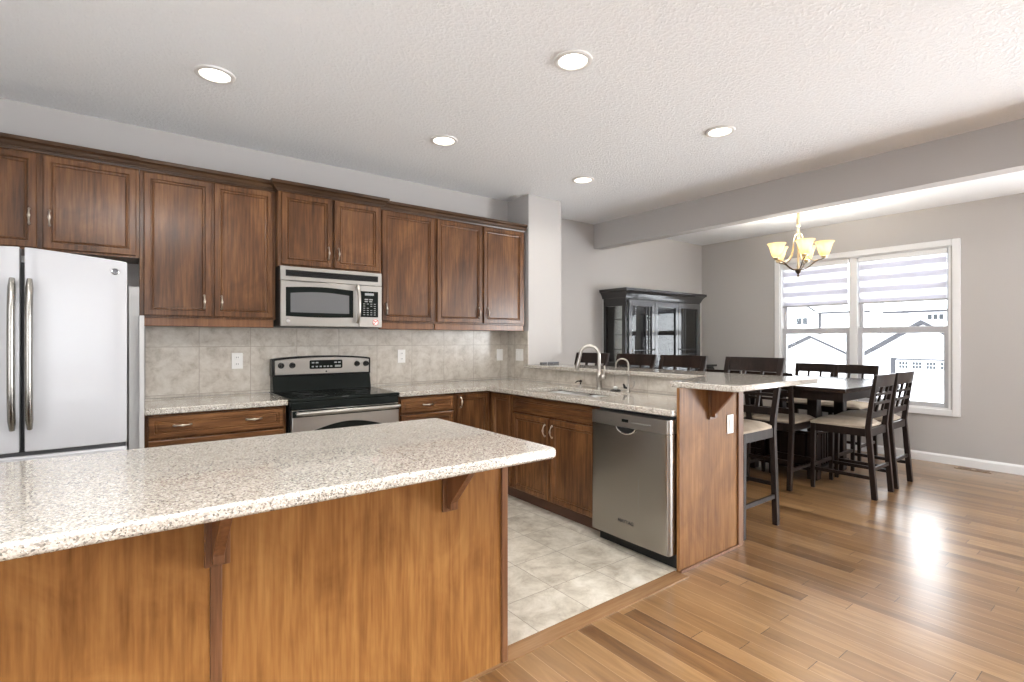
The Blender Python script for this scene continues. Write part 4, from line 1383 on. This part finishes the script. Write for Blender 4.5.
    obj('stretcher', bx(-hw + 0.034, hw - 0.034, dp - 0.026, dp - 0.008, z - 0.014, z + 0.014), m_esp, t)
    return t


PI = math.pi
# bar chairs along the half wall, facing -X
bar = make_chair('bar_chair', 'dark bar chair with beige seat at the near end of bar, beside end panel', 0.745, 1.177, 0.115, 0.05, 0.42, 0.42, 'bar chairs along the raised bar')
bar.location = (3.625, 1.945, 0); bar.rotation_euler = (0, 0, PI / 2)
for y, lab in ((2.555, 'dark bar chair second from the near end, right of the slim water tap'),
               (3.05, 'dark bar chair third from the near end, behind the slim water tap'),
               (3.60, 'dark bar chair farthest along the bar, behind the tall kitchen faucet')):
    dup(bar, (3.625, y, 0), PI / 2, lab)
# dining chairs
GR = 'dining chairs around the table'
din = make_chair('dining_chair', 'lattice-back dining chair nearest the viewer, on the near side of the table', 0.625, 1.02, 0.06, 0.045, 0.42, 0.44, GR)
din.location = (5.075, 1.58, 0); din.rotation_euler = (0, 0, 0)
for x, y, r, lab in ((5.60, 1.585, 0, 'lattice-back dining chair on the near side of the table, farther right by the window'),
                     (4.64, 2.27, -PI / 2, 'dining chair on the bar side of table, just right of the end bar chair'),
                     (4.64, 2.735, -PI / 2, 'dining chair on the bar side of the table, the one nearer the china cabinet'),
                     (6.63, 2.285, PI / 2, 'dining chair with its back to the window, right one of the two there'),
                     (6.65, 2.735, PI / 2, 'dining chair with its back to the window, left one below the chandelier')):
    dup(din, (x, y, 0), r, lab)

# ------------------------------------------------------------------ outside: snow, garages, houses
M = Mat('snow').set(rough=0.9)
M.col(M.ramp(M.noise(M.coords((0.4, 0.4, 0.4)), 1.0, 4), [(0.3, (0.72, 0.74, 0.78)), (0.7, (0.84, 0.85, 0.87))]))
m_snow = M.m
GZ = -1.6
struct('ground', bx(-30, 60, -40, 45, GZ - 0.2, GZ), m_snow)


def siding(name, col):
    M = Mat(name).set(rough=0.7)
    g, _ = gridline(M, axis_of(M, 2), 0, 0.16, 0.016)
    M.col(M.mix(g, col, tuple(c * 0.72 for c in col)))
    return M.m


m_sid = siding('white_vinyl_siding', (0.66, 0.67, 0.70))
m_sid2 = siding('cream_vinyl_siding', (0.70, 0.69, 0.68))
m_fascia = flat_mat('grey_fascia', (0.05, 0.05, 0.055), 0.7, spec=0.1)
m_soffit = flat_mat('grey_soffit', (0.06, 0.06, 0.065), 0.7, spec=0.1)
m_pane = flat_mat('dark_window_pane', (0.05, 0.055, 0.06), 0.5, spec=0.1)
m_gdoor = flat_mat('white_garage_door', (0.74, 0.75, 0.78), 0.6)


def gable(name, label, cat, x0, x1, yc, half, zw, zr, over=0.35, mat=None, fas=0.16):
    """house or garage whose gable looks towards -X"""
    t = thing(name, label, cat, (x0, yc, GZ))
    obj('wall', pris([(yc - half, GZ), (yc + half, GZ), (yc + half, zw), (yc, zr), (yc - half, zw)], 'x', x0, x1), mat or m_sid, t)
    sl = (zr - zw) / half
    e = half + over
    ro = NB()
    up = 0.02
    for s in (-1, 1):
        prism(ro, [(yc, zr + up), (yc + s * e, zr + up - sl * e), (yc + s * e, zr + up - sl * e + 0.10), (yc, zr + up + 0.10)], 'x', x0 - over, x1 + over)
    r = obj('roof', ro, m_snow, t)
    fb = NB()
    for s in (-1, 1):
        prism(fb, [(yc, zr + up - 0.02), (yc + s * e, zr + up - sl * e - 0.02), (yc + s * e, zr + up - sl * e + fas - 0.02), (yc, zr + up + fas - 0.02)], 'x', x0 - over - 0.06, x0 - over - 0.01)
    obj('fascia', fb, m_fascia, r)
    so = NB()
    for s in (-1, 1):
        prism(so, [(yc, zr + up - 0.03), (yc + s * e, zr + up - sl * e - 0.03), (yc + s * e, zr + up - sl * e - 0.01), (yc, zr + up - 0.01)], 'x', x0 - over, x0 - 0.01)
    obj('soffit', so, m_soffit, r)
    return t


g1 = gable('garage', 'white garage with a windowed overhead door, seen through the right half of window', 'garage', 19.0, 25.0, 4.72, 1.32, 0.93, 1.80, 0.25, None, 0.11)
dr = obj('garage_door', bx(18.93, 18.99, 2.9, 5.40, GZ + 0.02, 0.70), m_gdoor, g1)
obj('door_frame', cells(NB(), [18.90, 18.99], [5.405, 5.52], lambda i, j: True, GZ, 0.76), m_fascia, g1)
obj('door_header', bx(18.90, 18.985, 2.9, 5.40, 0.705, 0.74), m_soffit, g1)
for k in range(4):
    y = 5.32 - k * 0.335
    w1 = obj('door_window', bx(18.915, 18.929, y - 0.235, y, 0.44, 0.665), m_gdoor, dr)
    bm = NB()
    for i in range(3):
        for j in range(2):
            box(bm, 18.905, 18.914, y - 0.230 + i * 0.078, y - 0.230 + i * 0.078 + 0.062, 0.452 + j * 0.107, 0.452 + j * 0.107 + 0.09)
    obj('pane', bm, m_pane, w1)
gable('shed', 'low snow-roofed garage with a grey eave, seen through the left half of window', 'garage', 24.0, 30.0, 9.87, 1.4, 0.72, 1.42, 0.3, m_sid2, 0.10)

h1 = thing('neighbor_house', 'pale two-storey neighbouring house with a small square window, left half of window', 'house', (36, 14.6, GZ))
obj('wall', bx(35.5, 43, 10.9, 20.5, GZ, 5.2), m_sid2, h1)
obj('eave', bx(35.0, 35.5, 11.4, 14.2, 2.98, 3.08), m_fascia, h1)
obj('lower_roof', pris([(35.0, 3.081), (35.49, 3.081), (35.49, 4.0)], 'y', 11.4, 14.2), m_snow, h1)
obj('downspout', bx(35.38, 35.49, 14.1, 14.2, GZ, 2.975), m_fascia, h1)
wd = obj('house_window', bx(35.44, 35.49, 14.85, 15.6, 2.30, 2.80), m_trim, h1)
obj('pane', bx(35.42, 35.439, 15.24, 15.56, 2.34, 2.76), m_pane, wd); obj('pane', bx(35.42, 35.439, 14.9, 15.18, 2.34, 2.76), m_pane, wd)
obj('rake_board', tube(NB(), [(35.4, 14.25, 3.05), (35.4, 15.3, 3.8)], 0.05, 4), m_fascia, h1)
h2 = thing('neighbor_house', 'white neighbouring house with a long eave line behind the garage, right half of window', 'house', (36, 7, GZ))
obj('wall', bx(35.5, 43, -2.0, 10.85, GZ, 5.2), m_sid, h2)
obj('eave', bx(34.9, 35.49, 2.0, 10.6, 2.86, 2.96), m_fascia, h2)
obj('lower_roof', pris([(34.9, 2.961), (35.49, 2.961), (35.49, 4.1)], 'y', 2.0, 10.6), m_snow, h2)
obj('downspout', bx(35.38, 35.49, 9.55, 9.85, GZ, 2.855), flat_mat('pale_grey_metal', (0.36, 0.36, 0.37), 0.5), h2)
wd = obj('house_window', bx(35.44, 35.49, 7.9, 8.7, 2.40, 2.76), m_trim, h2)
for k in range(3): obj('pane', bx(35.42, 35.439, 7.95 + k * 0.25, 8.13 + k * 0.25, 2.44, 2.72), m_pane, wd)
